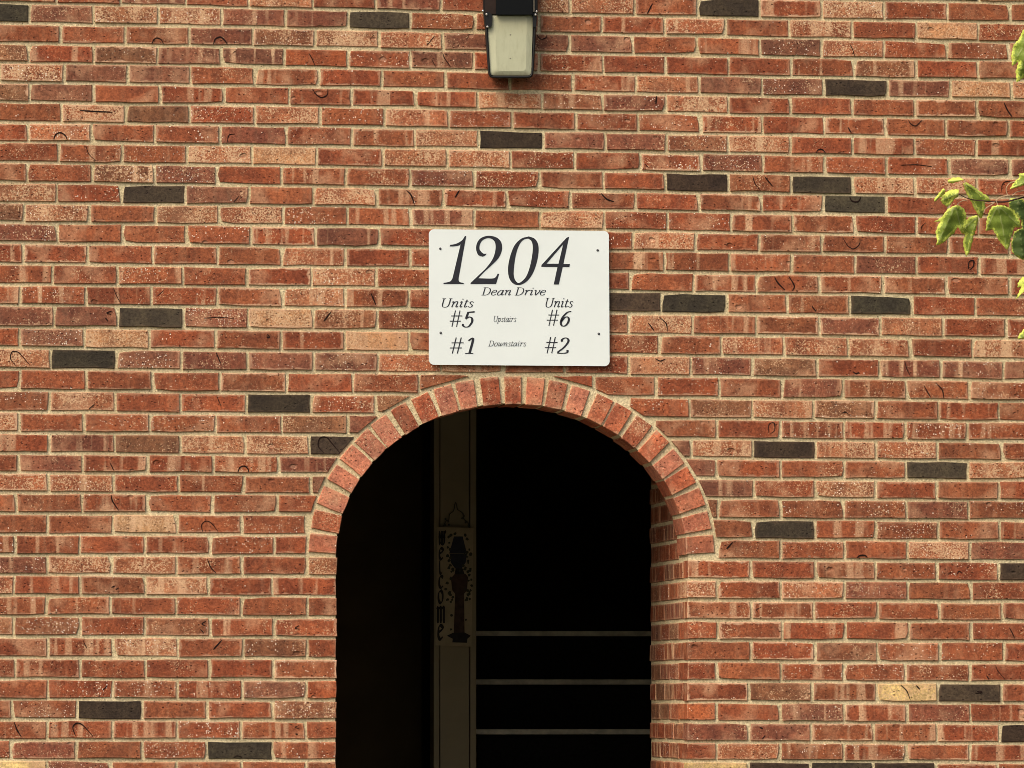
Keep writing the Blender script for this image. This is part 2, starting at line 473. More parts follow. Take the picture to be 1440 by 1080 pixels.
def ragged_rect(x0, x1, z0a, z0b, z1a, z1b, j=0.0019):
    """ten-point outline of a hand-moulded brick face"""
    def q(x, z): return (x + rnd.uniform(-j, j), z + rnd.uniform(-j, j))
    w = x1 - x0
    pts = []
    for t in (0.0, 0.3 + rnd.uniform(-.1, .1), 0.68 + rnd.uniform(-.1, .1), 1.0):
        pts.append(q(x0 + w * t, z0a + (z0b - z0a) * t))
    pts.append(q(x1, (z0b + z1b) / 2))
    for t in (1.0, 0.66 + rnd.uniform(-.1, .1), 0.33 + rnd.uniform(-.1, .1), 0.0):
        pts.append(q(x0 + w * t, z1a + (z1b - z1a) * t))
    pts.append(q(x0, (z0a + z1a) / 2))
    for ci, sx, sz in ((0, 1, 1), (3, -1, 1), (5, -1, -1), (8, 1, -1)):      # knocked corners
        if w > 0.15 and rnd.random() < 0.12:
            pts[ci] = (pts[ci][0] + sx * rnd.uniform(.002, .007), pts[ci][1] + sz * rnd.uniform(.001, .005))
    return pts


# ------------------------------------------------------------------ arch geometry (measured)
PC = at(720.5, 781)
XL, XR = at(473.5, 900).x, at(967, 900).x
ZSPR = PC.z
XC = PC.x
A_IN = at(965.5, 781).x - XC
B_IN = at(720.5, 568.5).z - ZSPR
T_RING = 0.090
SPX = (at(1000, 540).x - at(440, 540).x) / 560.0      # metres per photograph pixel on the wall


def clip_out(poly, ext):
    """cut a brick face along the straight saw line that clears the arch ring"""
    A, B = A_IN + ext, B_IN + ext
    # most intruding vertex decides the cut
    worst, wv = None, 1.0
    for (x, z) in poly:
        if z < ZSPR - 0.05: continue
        r = ((x - XC) / A) ** 2 + ((z - ZSPR) / B) ** 2
        if r < wv: wv, worst = r, (x, z)
    if worst is None: return poly
    ca = sum(p[0] for p in poly) / len(poly)
    cb = sum(p[1] for p in poly) / len(poly)
    # ellipse point: where the ellipse runs between the entering edges; sample and take the centroid of samples inside the face
    xs0, xs1 = min(p[0] for p in poly), max(p[0] for p in poly)
    zs0, zs1 = min(p[1] for p in poly), max(p[1] for p in poly)
    S = []
    for i in range(721):
        th = math.pi * i / 720
        x, z = XC + A * math.cos(th), ZSPR + B * math.sin(th)
        if xs0 <= x <= xs1 and zs0 <= z <= zs1: S.append((x, z))
    if len(S) < 2:
        r = ((ca - XC) / A) ** 2 + ((cb - ZSPR) / B) ** 2
        return poly if r > 1 else []
    p0, p1 = S[0], S[-1]
    mx, mz = S[len(S) // 2]
    tx, tz = p1[0] - p0[0], p1[1] - p0[1]
    L = math.hypot(tx, tz)
    if L < 1e-5: return poly
    nx, nz = tz / L, -tx / L
    if nx * (mx - XC) + nz * (mz - ZSPR) < 0: nx, nz = -nx, -nz
    off = max(nx * mx + nz * mz, nx * p0[0] + nz * p0[1])
    out = []
    n = len(poly)
    for i in range(n):
        P, Q = poly[i], poly[(i + 1) % n]
        dp, dq = nx * P[0] + nz * P[1] - off, nx * Q[0] + nz * Q[1] - off
        if dp >= 0: out.append(P)
        if dp * dq < 0:
            t = dp / (dp - dq)
            out.append((P[0] + (Q[0] - P[0]) * t, P[1] + (Q[1] - P[1]) * t))
    return out


def area(poly):
    return 0.5 * abs(sum(poly[i][0] * poly[(i + 1) % len(poly)][1] - poly[(i + 1) % len(poly)][0] * poly[i][1] for i in range(len(poly))))


wall = empty('brick_building', (0, 0, 0))
tag(wall, 'red brick building front with tan mortar and scattered charcoal bricks round an arched doorway', 'building')

front = lambda x, z, d: Vector((x, d, z))
HJ = 4.4 / 2     # half a joint in photograph pixels
all_bricks = []   # (item, visible px area, course, px range)


def add_front(k, x0, x1, code, clip=False, lj=True, rj=True, depth=0.092):
    a, b = x0 + (HJ if lj else 0) + rnd.uniform(-.5, .5) * (1 if lj else .8), x1 - (HJ if rj else 0) + rnd.uniform(-.5, .5) * (1 if rj else .8)
    if b - a < 5: return
    hb = 2.5
    xm = (a + b) / 2
    jt = rnd.uniform(-0.5, 0.5)
    P00 = at(a, bed(k, a) - hb + jt); P10 = at(b, bed(k, b) - hb + jt)
    P01 = at(a, bed(k - 1, a) + hb + jt); P11 = at(b, bed(k - 1, b) + hb + jt)
    xl, xr = (P00.x + P01.x) / 2, (P10.x + P11.x) / 2
    poly = ragged_rect(xl, xr, P00.z, P10.z, P01.z, P11.z)
    if clip:
        poly = clip_out(poly, T_RING + 0.011)
        if len(poly) < 3 or area(poly) < 0.00045: return
    col, par = style(code)
    yf = rnd.uniform(-0.0016, 0.0012)
    it = prism(poly, front, yf, depth, 0.0017, col, par)
    vis = max(0, min(b, 1440) - max(a, 0)) * max(0, min(bed(k, xm), 1080) - max(bed(k - 1, xm), 0))
    vis *= area(poly) / max(1e-6, (xr - xl) * (P01.z - P00.z))
    all_bricks.append(dict(it=it, vis=vis, k=k, x0=a, x1=b, y0=bed(k - 1, xm), y1=bed(k, xm), code=code, yf=yf))


def fill(joints, codes):
    """split gaps that the sign hides into ordinary bricks"""
    J, C = [joints[0]], []
    for i in range(1, len(joints)):
        g = joints[i] - J[-1]
        n = max(1, round(g / 89.0))
        s = J[-1]
        for q in range(n):
            J.append(s + g * (q + 1) / n); C.append(codes[i - 1] if q == 0 else rnd.choice(SPARE[:14]))
    return J, C


NX = 5     # extra bricks beyond each side of the photograph
for k in range(-12, 52):
    if k in ROW:
        l, lc, m, mc, r_, rc = ROW[k]
        J = [z / 3 for z in l] + [480 + z / 3 for z in m] + [960 + z / 3 for z in r_]
        C = lc.split() + mc.split() + rc.split()
        assert len(C) == len(J) + 1, (k, len(J), len(C))
        J = [J[0] - 90.2] + J + [J[-1] + 87.6]
        J, C = fill(J, C)
        for q in range(NX):
            J = [J[0] - 90.4] + J + [J[-1] + 87.4]; C = [rnd.choice(SPARE)] + C + [rnd.choice(SPARE)]
        for i in range(len(C)): add_front(k, J[i], J[i + 1], C[i])
    elif k in SPLIT or k > 38:
        if k in SPLIT:
            l, lc, le, rs, r_, rc = SPLIT[k]
            lc, rc = lc.split(), rc.split()
        else:
            e = SPLIT[37 if k % 2 else 38]
            l, le, rs, r_ = e[0], e[2], e[3], e[4]
            lc = [rnd.choice(SPARE) for _ in range(len(l) + 1)]; rc = [rnd.choice(SPARE) for _ in range(len(r_) + 1)]
        J = [l[0] / 3 - 90.2] + [z / 3 for z in l] + [le]
        for q in range(NX):
            J = [J[0] - 90.4] + J; lc = [rnd.choice(SPARE)] + lc
        clip = k <= 27
        for i in range(len(lc)):
            last = i == len(lc) - 1
            dp = 0.092
            if last and k >= 28: dp = 0.193 if J[-1] - J[-2] < 65 else 0.092
            add_front(k, J[i], J[i + 1], lc[i], clip, True, not (last and k >= 28), dp)
        J = [rs] + [960 + z / 3 for z in r_] + [960 + r_[-1] / 3 + 87.6]
        assert len(rc) == len(J) - 1, (k, len(rc), len(J))
        for q in range(NX):
            J = J + [J[-1] + 87.4]; rc = rc + [rnd.choice(SPARE)]
        for i in range(len(rc)):
            dp = 0.092
            if i == 0 and k >= 28: dp = 0.193 if J[1] - J[0] < 65 else 0.092
            add_front(k, J[i], J[i + 1], rc[i], clip, not (i == 0 and k >= 28), True, dp)
    else:
        o = 120 / 3 if k % 2 else 245 / 3
        J = [o + 89.2 * i - 6 * 89.2 for i in range(29)]
        for i in range(28): add_front(k, J[i], J[i + 1], rnd.choice(SPARE))

# ------------------------------------------------------------------ thin dark strips laid on single bricks as grooves
Z = {1: (0, 0), 2: (480, 0), 3: (960, 0), 4: (0, 360), 5: (480, 360), 6: (960, 360), 7: (0, 720), 9: (960, 720)}
MARKS = [
 (1, [(640,186),(648,168),(662,160),(680,167),(690,186)]), (1, [(900,187),(908,165),(928,156),(945,167),(960,188)]),
 (1, [(1303,225),(1315,245),(1328,275)]), (1, [(1318,375),(1335,400),(1358,411),(1380,400),(1383,375)]),
 (1, [(337,466),(400,470),(472,473)]), (1, [(226,588),(235,568),(255,560),(275,572),(284,590)]),
 (1, [(362,616),(375,650),(403,678)]), (1, [(990,565),(966,570),(958,600)]), (1, [(985,853),(1008,828)]),
 (2, [(1290,58),(1312,15)]), (2, [(360,193),(392,152)]), (2, [(380,250),(398,281)]), (2, [(427,222),(435,245),(460,281)]),
 (2, [(825,146),(840,165),(862,160),(868,148)]), (2, [(275,802),(295,825),(308,862)]), (2, [(480,832),(498,803)]),
 (2, [(1095,815),(1120,840),(1150,850)]), (2, [(1280,692),(1295,706)]), (2, [(1330,405),(1326,440)]),
 (3, [(705,187),(715,205),(725,235)]), (3, [(1355,432),(1370,465),(1390,494)]), (3, [(697,537),(712,562)]),
 (3, [(952,508),(965,525),(985,530),(1008,508)]), (3, [(562,645),(572,632),(590,632),(604,648)]),
 (3, [(920,697),(985,695),(1050,703)]), (3, [(295,744),(305,775),(327,803)]), (3, [(345,745),(378,785)]),
 (3, [(1345,810),(1347,780),(1365,765),(1390,770)]), (3, [(705,832),(715,848),(740,850),(752,831)]),
 (3, [(675,1003),(695,1035),(720,1050),(745,1030),(747,1002)]), (3, [(1025,940),(1010,952),(1005,968)]),
 (4, [(478,133),(490,165),(510,201)]), (4, [(860,262),(920,258),(985,263)]), (4, [(470,232),(450,240),(468,246)]), (4, [(445,262),(455,275)]),
 (4, [(1365,275),(1395,237)]), (4, [(68,463),(45,435),(50,405),(75,405),(100,430),(128,464)]), (4, [(912,407),(930,452)]),
 (4, [(915,592),(932,632)]), (4, [(375,645),(398,625)]), (4, [(1365,830),(1342,800),(1350,768),(1378,765),(1400,790),(1432,828)]),
 (4, [(465,875),(480,905)]), (4, [(1003,911),(1012,892),(1030,886),(1045,897),(1049,912)]), (4, [(468,1008),(475,1035),(500,1073)]),
 (4, [(665,168),(690,145)]), (4, [(1128,330),(1137,342),(1128,344),(1126,334)]),
 (5, [(125,158),(145,205)]), (5, [(1295,282),(1320,316)]), (5, [(1342,258),(1370,285),(1375,316)]), (5, [(1325,433),(1345,443),(1367,434)]),
 (6, [(387,87),(400,112),(430,143)]), (6, [(447,85),(470,125),(463,146)]), (6, [(1205,55),(1208,25),(1226,20),(1226,42),(1210,60)]),
 (6, [(545,212),(560,232)]), (6, [(937,444),(945,475),(960,506)]), (6, [(1018,547),(1045,595)]), (6, [(1068,536),(1095,565),(1100,597)]),
 (6, [(360,745),(365,710),(385,705),(388,735),(370,750)]), (6, [(718,488),(732,496),(742,490)]), (6, [(668,662),(690,660),(700,672)]),
 (7, [(855,85),(850,55),(870,38),(895,50),(922,86)]), (7, [(875,198),(890,235),(912,258)]), (7, [(350,541),(368,578)]),
 (7, [(900,580),(935,541)]), (7, [(60,887),(72,920),(90,948)]), (7, [(318,943),(307,910),(320,892),(340,893),(365,915),(393,949)]),
 (7, [(870,460),(852,472),(866,480)]), (7, [(845,495),(858,508)]), (7, [(1262,478),(1245,490),(1262,494)]), (7, [(1242,515),(1262,514)]),
 (7, [(985,1038),(1000,1028),(1020,1034)]), (7, [(1262,900),(1246,908),(1262,915)]), (7, [(1246,936),(1256,938)]),
 (7, [(470,318),(485,312)]), (7, [(488,328),(500,320)]), (7, [(435,750),(452,732)]),
 (9, [(185,155),(210,128)]), (9, [(735,193),(748,183),(770,184),(778,192)]), (9, [(330,402),(312,412),(318,424)]),
 (9, [(1378,488),(1390,510),(1400,533)]), (9, [(1320,647),(1330,670),(1360,706)]), (9, [(1282,690),(1292,705)]),
 (9, [(920,730),(945,755),(960,793)]), (9, [(985,732),(1000,748)]), (9, [(335,958),(348,942)]), (9, [(1158,262),(1166,250),(1178,258)]),
 (9, [(325,908),(338,914)]), (9, [(1235,765),(1262,760),(1240,756)]),
]
marked = {}
for reg, pts in MARKS:
    ox, oy = Z[reg]
    P = [(ox + x / 3, oy + y / 3) for x, y in pts]
    cx, cy = sum(p[0] for p in P) / len(P), sum(p[1] for p in P) / len(P)
    for i, b in enumerate(all_bricks):
        if b['x0'] <= cx <= b['x1'] and b['y0'] <= cy <= b['y1']:
            marked.setdefault(i, []).append(P)
            break

vis = [i for i, b in enumerate(all_bricks) if b['vis'] > 0]
order = sorted(vis, key=lambda i: -(all_bricks[i]['vis'] * (2 if i in marked else 1.25 if all_bricks[i]['code'][0] in 'DYC' else 1)))
single = set(order[:300])


def smooth_path(P, n=5):
    if len(P) == 2: return [(P[0][0] + (P[1][0] - P[0][0]) * t / 4, P[0][1] + (P[1][1] - P[0][1]) * t / 4) for t in range(5)]
    Q = [(2 * P[0][0] - P[1][0], 2 * P[0][1] - P[1][1])] + list(P) + [(2 * P[-1][0] - P[-2][0], 2 * P[-1][1] - P[-2][1])]
    out = []
    for i in range(1, len(Q) - 2):
        for s in range(n):
            t = s / n
            o = []
            for c in (0, 1):
                a, b, d, e = Q[i - 1][c], Q[i][c], Q[i + 1][c], Q[i + 2][c]
                o.append(0.5 * (2 * b + (d - a) * t + (2 * a - 5 * b + 4 * d - e) * t * t + (3 * b - a - 3 * d + e) * t ** 3))
            out.append(tuple(o))
    out.append(tuple(P[-1]))
    return out


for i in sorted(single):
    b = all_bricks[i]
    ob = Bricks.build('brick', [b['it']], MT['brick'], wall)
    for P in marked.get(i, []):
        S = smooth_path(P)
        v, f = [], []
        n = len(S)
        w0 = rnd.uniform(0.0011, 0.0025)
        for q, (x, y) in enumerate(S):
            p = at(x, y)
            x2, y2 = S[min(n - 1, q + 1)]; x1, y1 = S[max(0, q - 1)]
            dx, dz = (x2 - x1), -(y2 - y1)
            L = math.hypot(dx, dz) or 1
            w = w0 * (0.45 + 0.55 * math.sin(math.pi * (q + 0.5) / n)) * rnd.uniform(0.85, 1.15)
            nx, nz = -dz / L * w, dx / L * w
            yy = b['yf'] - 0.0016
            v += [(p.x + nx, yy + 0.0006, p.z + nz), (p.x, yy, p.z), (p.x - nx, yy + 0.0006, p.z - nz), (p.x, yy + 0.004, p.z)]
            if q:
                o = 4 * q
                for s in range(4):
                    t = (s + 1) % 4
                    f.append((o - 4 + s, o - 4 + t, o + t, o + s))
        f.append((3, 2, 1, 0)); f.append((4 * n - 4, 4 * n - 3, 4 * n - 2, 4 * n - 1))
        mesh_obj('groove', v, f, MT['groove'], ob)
rest = [b['it'] for i, b in enumerate(all_bricks) if i not in single]
o = Bricks.build('remaining_bricks', rest, MT['brick'], wall)
tag(o, kind='stuff')

# ------------------------------------------------------------------ mortar body with the arched opening
YM = 0.0060
XMIN, XMAX = at(-460, 540).x, at(1880, 540).x
ZTOP = at(720, bed(-13, 720)).z
NA = 48
v, f = [], []


def quad(a, b, c, d):
    o = len(v); v.extend([a, b, c, d]); f.append((o, o + 1, o + 2, o + 3))


XLm, XRm = XL - 0.0035, XR + 0.0035
quad((XMIN, YM, 0), (XLm, YM, 0), (XLm, YM, ZSPR), (XMIN, YM, ZSPR))
quad((XRm, YM, 0), (XMAX, YM, 0), (XMAX, YM, ZSPR), (XRm, YM, ZSPR))
AI, BI = A_IN + 0.004, B_IN + 0.004
ring = [(XC + AI * math.cos(math.pi * i / NA), ZSPR + BI * math.sin(math.pi * i / NA)) for i in range(NA + 1)]
ring[0] = (XRm, ZSPR); ring[-1] = (XLm, ZSPR)
quad((XRm, YM, ZSPR), (XMAX, YM, ZSPR), (XMAX, YM, ZTOP), (XRm, YM, ZTOP))
quad((XMIN, YM, ZSPR), (XLm, YM, ZSPR), (XLm, YM, ZTOP), (XMIN, YM, ZTOP))
for i in range(NA):
    (xa, za), (xb, zb) = ring[i], ring[i + 1]
    quad((xb, YM, zb), (xa, YM, za), (xa, YM, ZTOP), (xb, YM, ZTOP))
    quad((xa, YM, za), (xb, YM, zb), (xb, 0.195, zb), (xa, 0.195, za))
mesh_obj('mortar', v, f, MT['mortar'], wall)

# ------------------------------------------------------------------ arch ring
arch = empty('arch', (XC, 0, ZSPR)); arch.parent = wall
tag(arch, 'arch ring of orange-red bricks set on edge over the doorway')
AM, BMID = A_IN + T_RING / 2, B_IN + T_RING / 2
SM = [(XC + AM * math.cos(math.pi * i / 2000), ZSPR + BMID * math.sin(math.pi * i / 2000)) for i in range(2001)]
acc = [0]
for i in range(2000): acc.append(acc[-1] + math.hypot(SM[i + 1][0] - SM[i][0], SM[i + 1][1] - SM[i][1]))
NV = 25
ai = 0
AR_CODE = 'R R O R R O R K R R O R O O R O R O R O R R R O O'.split()
for q in range(NV):
    s = acc[-1] * (q + 0.5 + rnd.uniform(-0.07, 0.07)) / NV
    while acc[ai] < s: ai += 1
    x, z = SM[ai]
    th = math.pi * ai / 2000
    tx, tz = -AM * math.sin(th), BMID * math.cos(th)
    L = math.hypot(tx, tz); tx, tz = tx / L, tz / L
    nx, nz = tz, -tx
    a_ = rnd.uniform(-0.03, 0.03)
    tx, tz = tx * math.cos(a_) - tz * math.sin(a_), tx * math.sin(a_) + tz * math.cos(a_)
    nx, nz = tz, -tx
    hw, hh = 0.0280 + rnd.uniform(-.0016, .0016), T_RING / 2 + rnd.uniform(-.0015, .001)
    wd = 0.0012      # rubbed a little narrower towards the opening
    loc = lambda a, b: (x + tx * a + nx * b, z + tz * a + nz * b)
    # counter-clockwise seen from the front
    rect = [(hw - wd, -hh), (hw, 0), (hw + wd, hh), (0, hh), (-hw - wd, hh), (-hw, 0), (-hw + wd, -hh), (0, -hh)]
    poly = [loc(a + rnd.uniform(-.0012, .0012), b + rnd.uniform(-.0012, .0012)) for a, b in rect]
    sgn = sum(poly[i][0] * poly[(i + 1) % 8][1] - poly[(i + 1) % 8][0] * poly[i][1] for i in range(8))
    if sgn < 0: poly.reverse()
    col, par = style(AR_CODE[q])
    ka = rnd.uniform(0.9, 1.5)
    col = tuple(min(1, c * ka) for c in lin(rnd.choice([(170, 96, 66), (176, 106, 78), (160, 86, 58), (178, 112, 86)]))) + (rnd.uniform(0.1, 0.3),)
    it = prism(poly, front, rnd.uniform(-0.003, 0.0), 0.193, 0.002, col, (0.02, 0.12, par[2], 0.55))
    Bricks.build('voussoir', [it], MT['brick'], arch)

# ------------------------------------------------------------------ jambs of the passage behind the arch
DEEP = 0.83
Z_PASS = ZSPR + B_IN + 0.13
for side in (1, -1):
    XJ = XR if side > 0 else XL
    XJm = XJ + side * 0.004
    v, f = [], []
    y1 = DEEP
    quad((XJm, YM, 0), (XJm, y1, 0), (XJm, y1, ZSPR), (XJm, YM, ZSPR))
    quad((XJm, 0.19, ZSPR), (XJm, y1, ZSPR), (XJm, y1, Z_PASS), (XJm, 0.19, Z_PASS))
    quad((XJm, y1, 0), (XJm + side * 0.1, y1, 0), (XJm + side * 0.1, y1, Z_PASS), (XJm, y1, Z_PASS))
    jamb = mesh_obj('jamb', v, f, MT['mortar'], wall)
    frm = (lambda a, b, d, X=XJ, s=side: Vector((X + s * d, a, b)))
    left_over = []
    for k in range(12, 52):
        px = 967 if side > 0 else 473.5
        zt = at(px, bed(k - 1, px) + 2.6).z; zb = at(px, bed(k, px) - 2.6).z
        if zb < 0.02: continue
        half = (k % 2 == 1) == (side > 0)
        y = 0.203 if half else 0.102
        if k < 28:
            y = 0.102 + (0.101 if half else 0.0)
        while y < DEEP - 0.03:
            ye = min(y + 0.193, DEEP)
            ys = max(y, 0.2) if k <= 27 else y
            if ye - ys > 0.03:
                poly = ragged_rect(ys, ye, zb, zb, zt, zt, 0.0009)
                if side < 0: poly = poly
                else: poly.reverse()
                col, par = style(rnd.choice(['R', 'R', 'P', 'Rb', 'Rbb', 'Pb', 'K', 'Rs']))
                it = prism(poly, frm, rnd.uniform(-0.0012, 0.001), 0.092, 0.002, col, (par[0], max(par[1], 0.35), par[2], 0.35))
                if side > 0 and 18 <= k <= 38:
                    Bricks.build('jamb_brick', [it], MT['brick'], jamb)
                else:
                    left_over.append(it)
            y = ye + 0.010
    o = Bricks.build('remaining_jamb_bricks', left_over, MT['brick'], jamb)
    tag(o, kind='stuff')

# ------------------------------------------------------------------ ground
def make_ground():
    M = Mat('lawn', 0.95)
    p = M.pos()
    n = M.noise(p, 1.2, 6, 0.65)
    n2 = M.noise(p, 40, 4, 0.7)
    c = M.mix(n, (0.035, 0.055, 0.018), (0.085, 0.095, 0.04))
    c = M.mix(M.step(n2, 0.3, 0.7), M.mix(1.0, c, (0.6, 0.6, 0.6), 'MULTIPLY'), c)
    M.color(c)
    M.bump(n2, 0.02)
    return M.m


g = mesh_obj('ground', [(-250, -300, 0), (250, -300, 0), (250, 200, 0), (-250, 200, 0)], [(0, 1, 2, 3)], make_ground())
tag(g, kind='structure')
MT['concrete'] = plain('path_concrete', (0.24, 0.225, 0.195), 0.9, 0.2, 0.2, 9, bump=0.002)
o = box('path', XC - 0.75, XC + 0.75, -7.0, 0.8, 0.004, 0.06, MT['concrete'], None, 0.006)
tag(o, kind='structure')

# ------------------------------------------------------------------ dark stair hall behind the passage
MT['hall'] = plain('hall_shade_brown', (0.13, 0.088, 0.045), 0.85, 0.1, 0.25, 3)  # hall shade put into a dark wall colour, so the doorway goes black
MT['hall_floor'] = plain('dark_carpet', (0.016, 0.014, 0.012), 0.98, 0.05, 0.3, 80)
HX0, HX1, HY0, HY1, HZ1 = XL - 0.55, XR + 0.9, DEEP, 7.0, 4.9


def slab(name, x0, x1, y0, y1, z0, z1, mat):
    o = box(name, x0, x1, y0, y1, z0, z1, mat)
    return tag(o, kind='structure')


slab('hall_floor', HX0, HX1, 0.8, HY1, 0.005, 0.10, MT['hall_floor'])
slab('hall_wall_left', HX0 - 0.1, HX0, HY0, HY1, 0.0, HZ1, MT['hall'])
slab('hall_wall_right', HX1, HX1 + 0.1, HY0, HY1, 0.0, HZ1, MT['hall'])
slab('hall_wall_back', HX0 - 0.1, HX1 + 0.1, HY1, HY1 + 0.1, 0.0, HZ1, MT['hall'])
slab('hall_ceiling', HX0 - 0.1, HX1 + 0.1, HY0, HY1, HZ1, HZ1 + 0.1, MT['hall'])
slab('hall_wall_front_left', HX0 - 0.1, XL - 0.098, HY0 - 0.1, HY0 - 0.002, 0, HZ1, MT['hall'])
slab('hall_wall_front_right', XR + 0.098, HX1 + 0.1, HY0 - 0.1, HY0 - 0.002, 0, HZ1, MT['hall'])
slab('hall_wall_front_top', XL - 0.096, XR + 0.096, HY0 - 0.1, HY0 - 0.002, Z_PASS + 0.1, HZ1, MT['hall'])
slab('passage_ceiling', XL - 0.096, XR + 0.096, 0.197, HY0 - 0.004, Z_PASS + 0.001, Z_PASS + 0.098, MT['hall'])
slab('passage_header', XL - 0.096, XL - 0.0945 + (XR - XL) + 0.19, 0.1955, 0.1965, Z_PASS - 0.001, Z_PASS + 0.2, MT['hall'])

# ---- stair
YP = 2.7                                    # plane of the post face
SX0 = at(671, 900, YP + 0.1).x
NOSE = plain('worn_stair_nosing', (0.74, 0.66, 0.48), 0.8, 0.2, 0.3, 14)
stair = empty('staircase', (0, 0, 0.1))
tag(stair, 'dark staircase with three pale step edges showing inside the arch beside the post', 'staircase')
y_top = 3.45
zl = [at(790, 889.5, y_top).z, at(790, 957.5, y_top - 0.26).z, at(790, 1027.5, y_top - 0.52).z]
rise = (zl[0] - zl[2]) / 2
k = 0
z = zl[0]
yy = y_top
while z > 0.2:
    zz = zl[k] if k < 3 else zl[2] - rise * (k - 2)
    if zz < 0.15: break
    dpt = 1.2 if k == 0 else 0.262
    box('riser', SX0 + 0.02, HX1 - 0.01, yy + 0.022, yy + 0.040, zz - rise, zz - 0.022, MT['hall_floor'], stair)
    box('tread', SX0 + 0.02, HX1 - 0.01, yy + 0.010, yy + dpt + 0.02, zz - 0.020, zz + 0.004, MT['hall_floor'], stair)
    box('nosing', SX0 - 0.06, HX1 - 0.012, yy - 0.006, yy + 0.0098, zz - 0.014, zz + 0.006, NOSE, stair, 0.004)
    k += 1
    yy = y_top - 0.26 * k
    z = zz - rise

# ---- painted post with casing strips
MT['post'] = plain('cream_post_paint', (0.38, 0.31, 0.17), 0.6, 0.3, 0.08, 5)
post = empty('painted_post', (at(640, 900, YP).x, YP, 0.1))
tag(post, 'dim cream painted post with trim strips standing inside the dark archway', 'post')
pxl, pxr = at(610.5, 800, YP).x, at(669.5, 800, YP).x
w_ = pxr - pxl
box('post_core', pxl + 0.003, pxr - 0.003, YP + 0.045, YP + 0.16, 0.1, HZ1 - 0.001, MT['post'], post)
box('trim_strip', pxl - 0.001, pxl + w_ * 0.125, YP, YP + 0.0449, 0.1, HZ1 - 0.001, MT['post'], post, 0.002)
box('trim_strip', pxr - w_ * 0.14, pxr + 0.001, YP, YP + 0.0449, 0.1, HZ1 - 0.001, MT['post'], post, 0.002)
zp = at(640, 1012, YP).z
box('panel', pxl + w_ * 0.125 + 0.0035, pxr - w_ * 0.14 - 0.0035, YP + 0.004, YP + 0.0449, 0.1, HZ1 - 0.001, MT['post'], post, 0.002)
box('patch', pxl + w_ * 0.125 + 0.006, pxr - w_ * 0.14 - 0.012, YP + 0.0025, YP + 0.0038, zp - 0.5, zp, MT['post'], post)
slab('hall_partition', HX0, pxl + 0.05, 3.6, 3.7, 0.1, HZ1 - 0.002, plain('partition_shade_brown', (0.12, 0.082, 0.038), 0.85, 0.1, 0.25, 3))  # shade is in this wall's brown too, to keep it dim

# ------------------------------------------------------------------ lettering by strokes
GL = {  # strokes in em units, upright; advance last
 'D': ([[(.14,0),(.14,.72)], [(.02,.72),(.32,.715),(.52,.62),(.6,.38),(.52,.12),(.32,.005),(.02,0)]], .70),
 'U': ([[(.12,.72),(.12,.25),(.17,.06),(.33,-.01),(.5,.06),(.56,.25),(.56,.72)], [(.0,.72),(.24,.72)], [(.46,.72),(.67,.72)]], .70),
 'e': ([[(.06,.23),(.26,.26),(.37,.33),(.35,.44),(.25,.475),(.12,.4),(.05,.22),(.1,.04),(.22,-.01),(.39,.09)]], .46),
 'a': ([[(.40,.40),(.28,.475),(.13,.38),(.05,.18),(.1,.01),(.2,.0),(.32,.12),(.40,.42)], [(.43,.47),(.38,.1),(.42,0),(.51,.08)]], .54),
 'n': ([[(.02,.4),(.1,.475),(.14,.4),(.1,0)], [(.12,.25),(.25,.44),(.36,.475),(.41,.38),(.37,.1),(.41,0),(.51,.08)]], .56),
 'r': ([[(.02,.4),(.1,.475),(.14,.4),(.1,0)], [(.12,.25),(.24,.44),(.34,.47),(.38,.41)]], .42),
 'i': ([[(.02,.4),(.1,.475),(.13,.38),(.09,.08),(.14,0),(.23,.08)], [(.13,.64),(.14,.70)]], .29),
 'v': ([[(.02,.42),(.09,.475),(.13,.4),(.17,0),(.34,.22),(.42,.42),(.36,.475)]], .47),
 't': ([[(.15,.62),(.1,.1),(.15,0),(.27,.09)], [(.02,.46),(.28,.46)]], .31),
 's': ([[(.33,.39),(.2,.475),(.1,.4),(.13,.3),(.28,.18),(.28,.06),(.16,-.01),(.03,.07)]], .37),
 'p': ([[(.02,.4),(.1,.475),(.13,.4),(.06,-.2)], [(.12,.25),(.25,.455),(.38,.43),(.41,.25),(.31,.04),(.19,0),(.1,.06)], [(-.03,-.2),(.16,-.2)]], .51),
 'o': ([[(.26,.475),(.11,.39),(.05,.2),(.11,.02),(.22,-.01),(.36,.09),(.42,.28),(.36,.43),(.26,.475)]], .48),
 'w': ([[(.02,.42),(.08,.475),(.12,.38),(.1,.1),(.16,0),(.28,.12),(.36,.46)], [(.36,.46),(.34,.1),(.4,0),(.55,.15),(.62,.4),(.56,.475)]], .69),
 '#': ([[(.2,0),(.2,.78)], [(.44,0),(.44,.78)], [(.04,.52),(.62,.52)], [(.02,.27),(.6,.27)]], .70),
 '5': ([[(.52,.73),(.2,.70)], [(.52,.70),(.2,.68)], [(.2,.70),(.14,.38)], [(.14,.38),(.3,.47),(.46,.4),(.5,.22),(.38,.02),(.2,-.01),(.06,.07),(.08,.13)]], .56),
 '6': ([[(.52,.70),(.32,.64),(.14,.42),(.09,.18),(.18,.01),(.34,-.01),(.47,.13),(.48,.32),(.37,.43),(.22,.37),(.11,.2)]], .56),
 '1': ([[(.12,.62),(.32,.72),(.32,0)], [(.12,0),(.5,0)]], .56),
 '2': ([[(.14,.56),(.12,.64),(.2,.72),(.34,.73),(.46,.63),(.44,.48),(.3,.27),(.05,.02),(.5,.02),(.53,.15)], [(.08,0),(.5,0)]], .56),
}


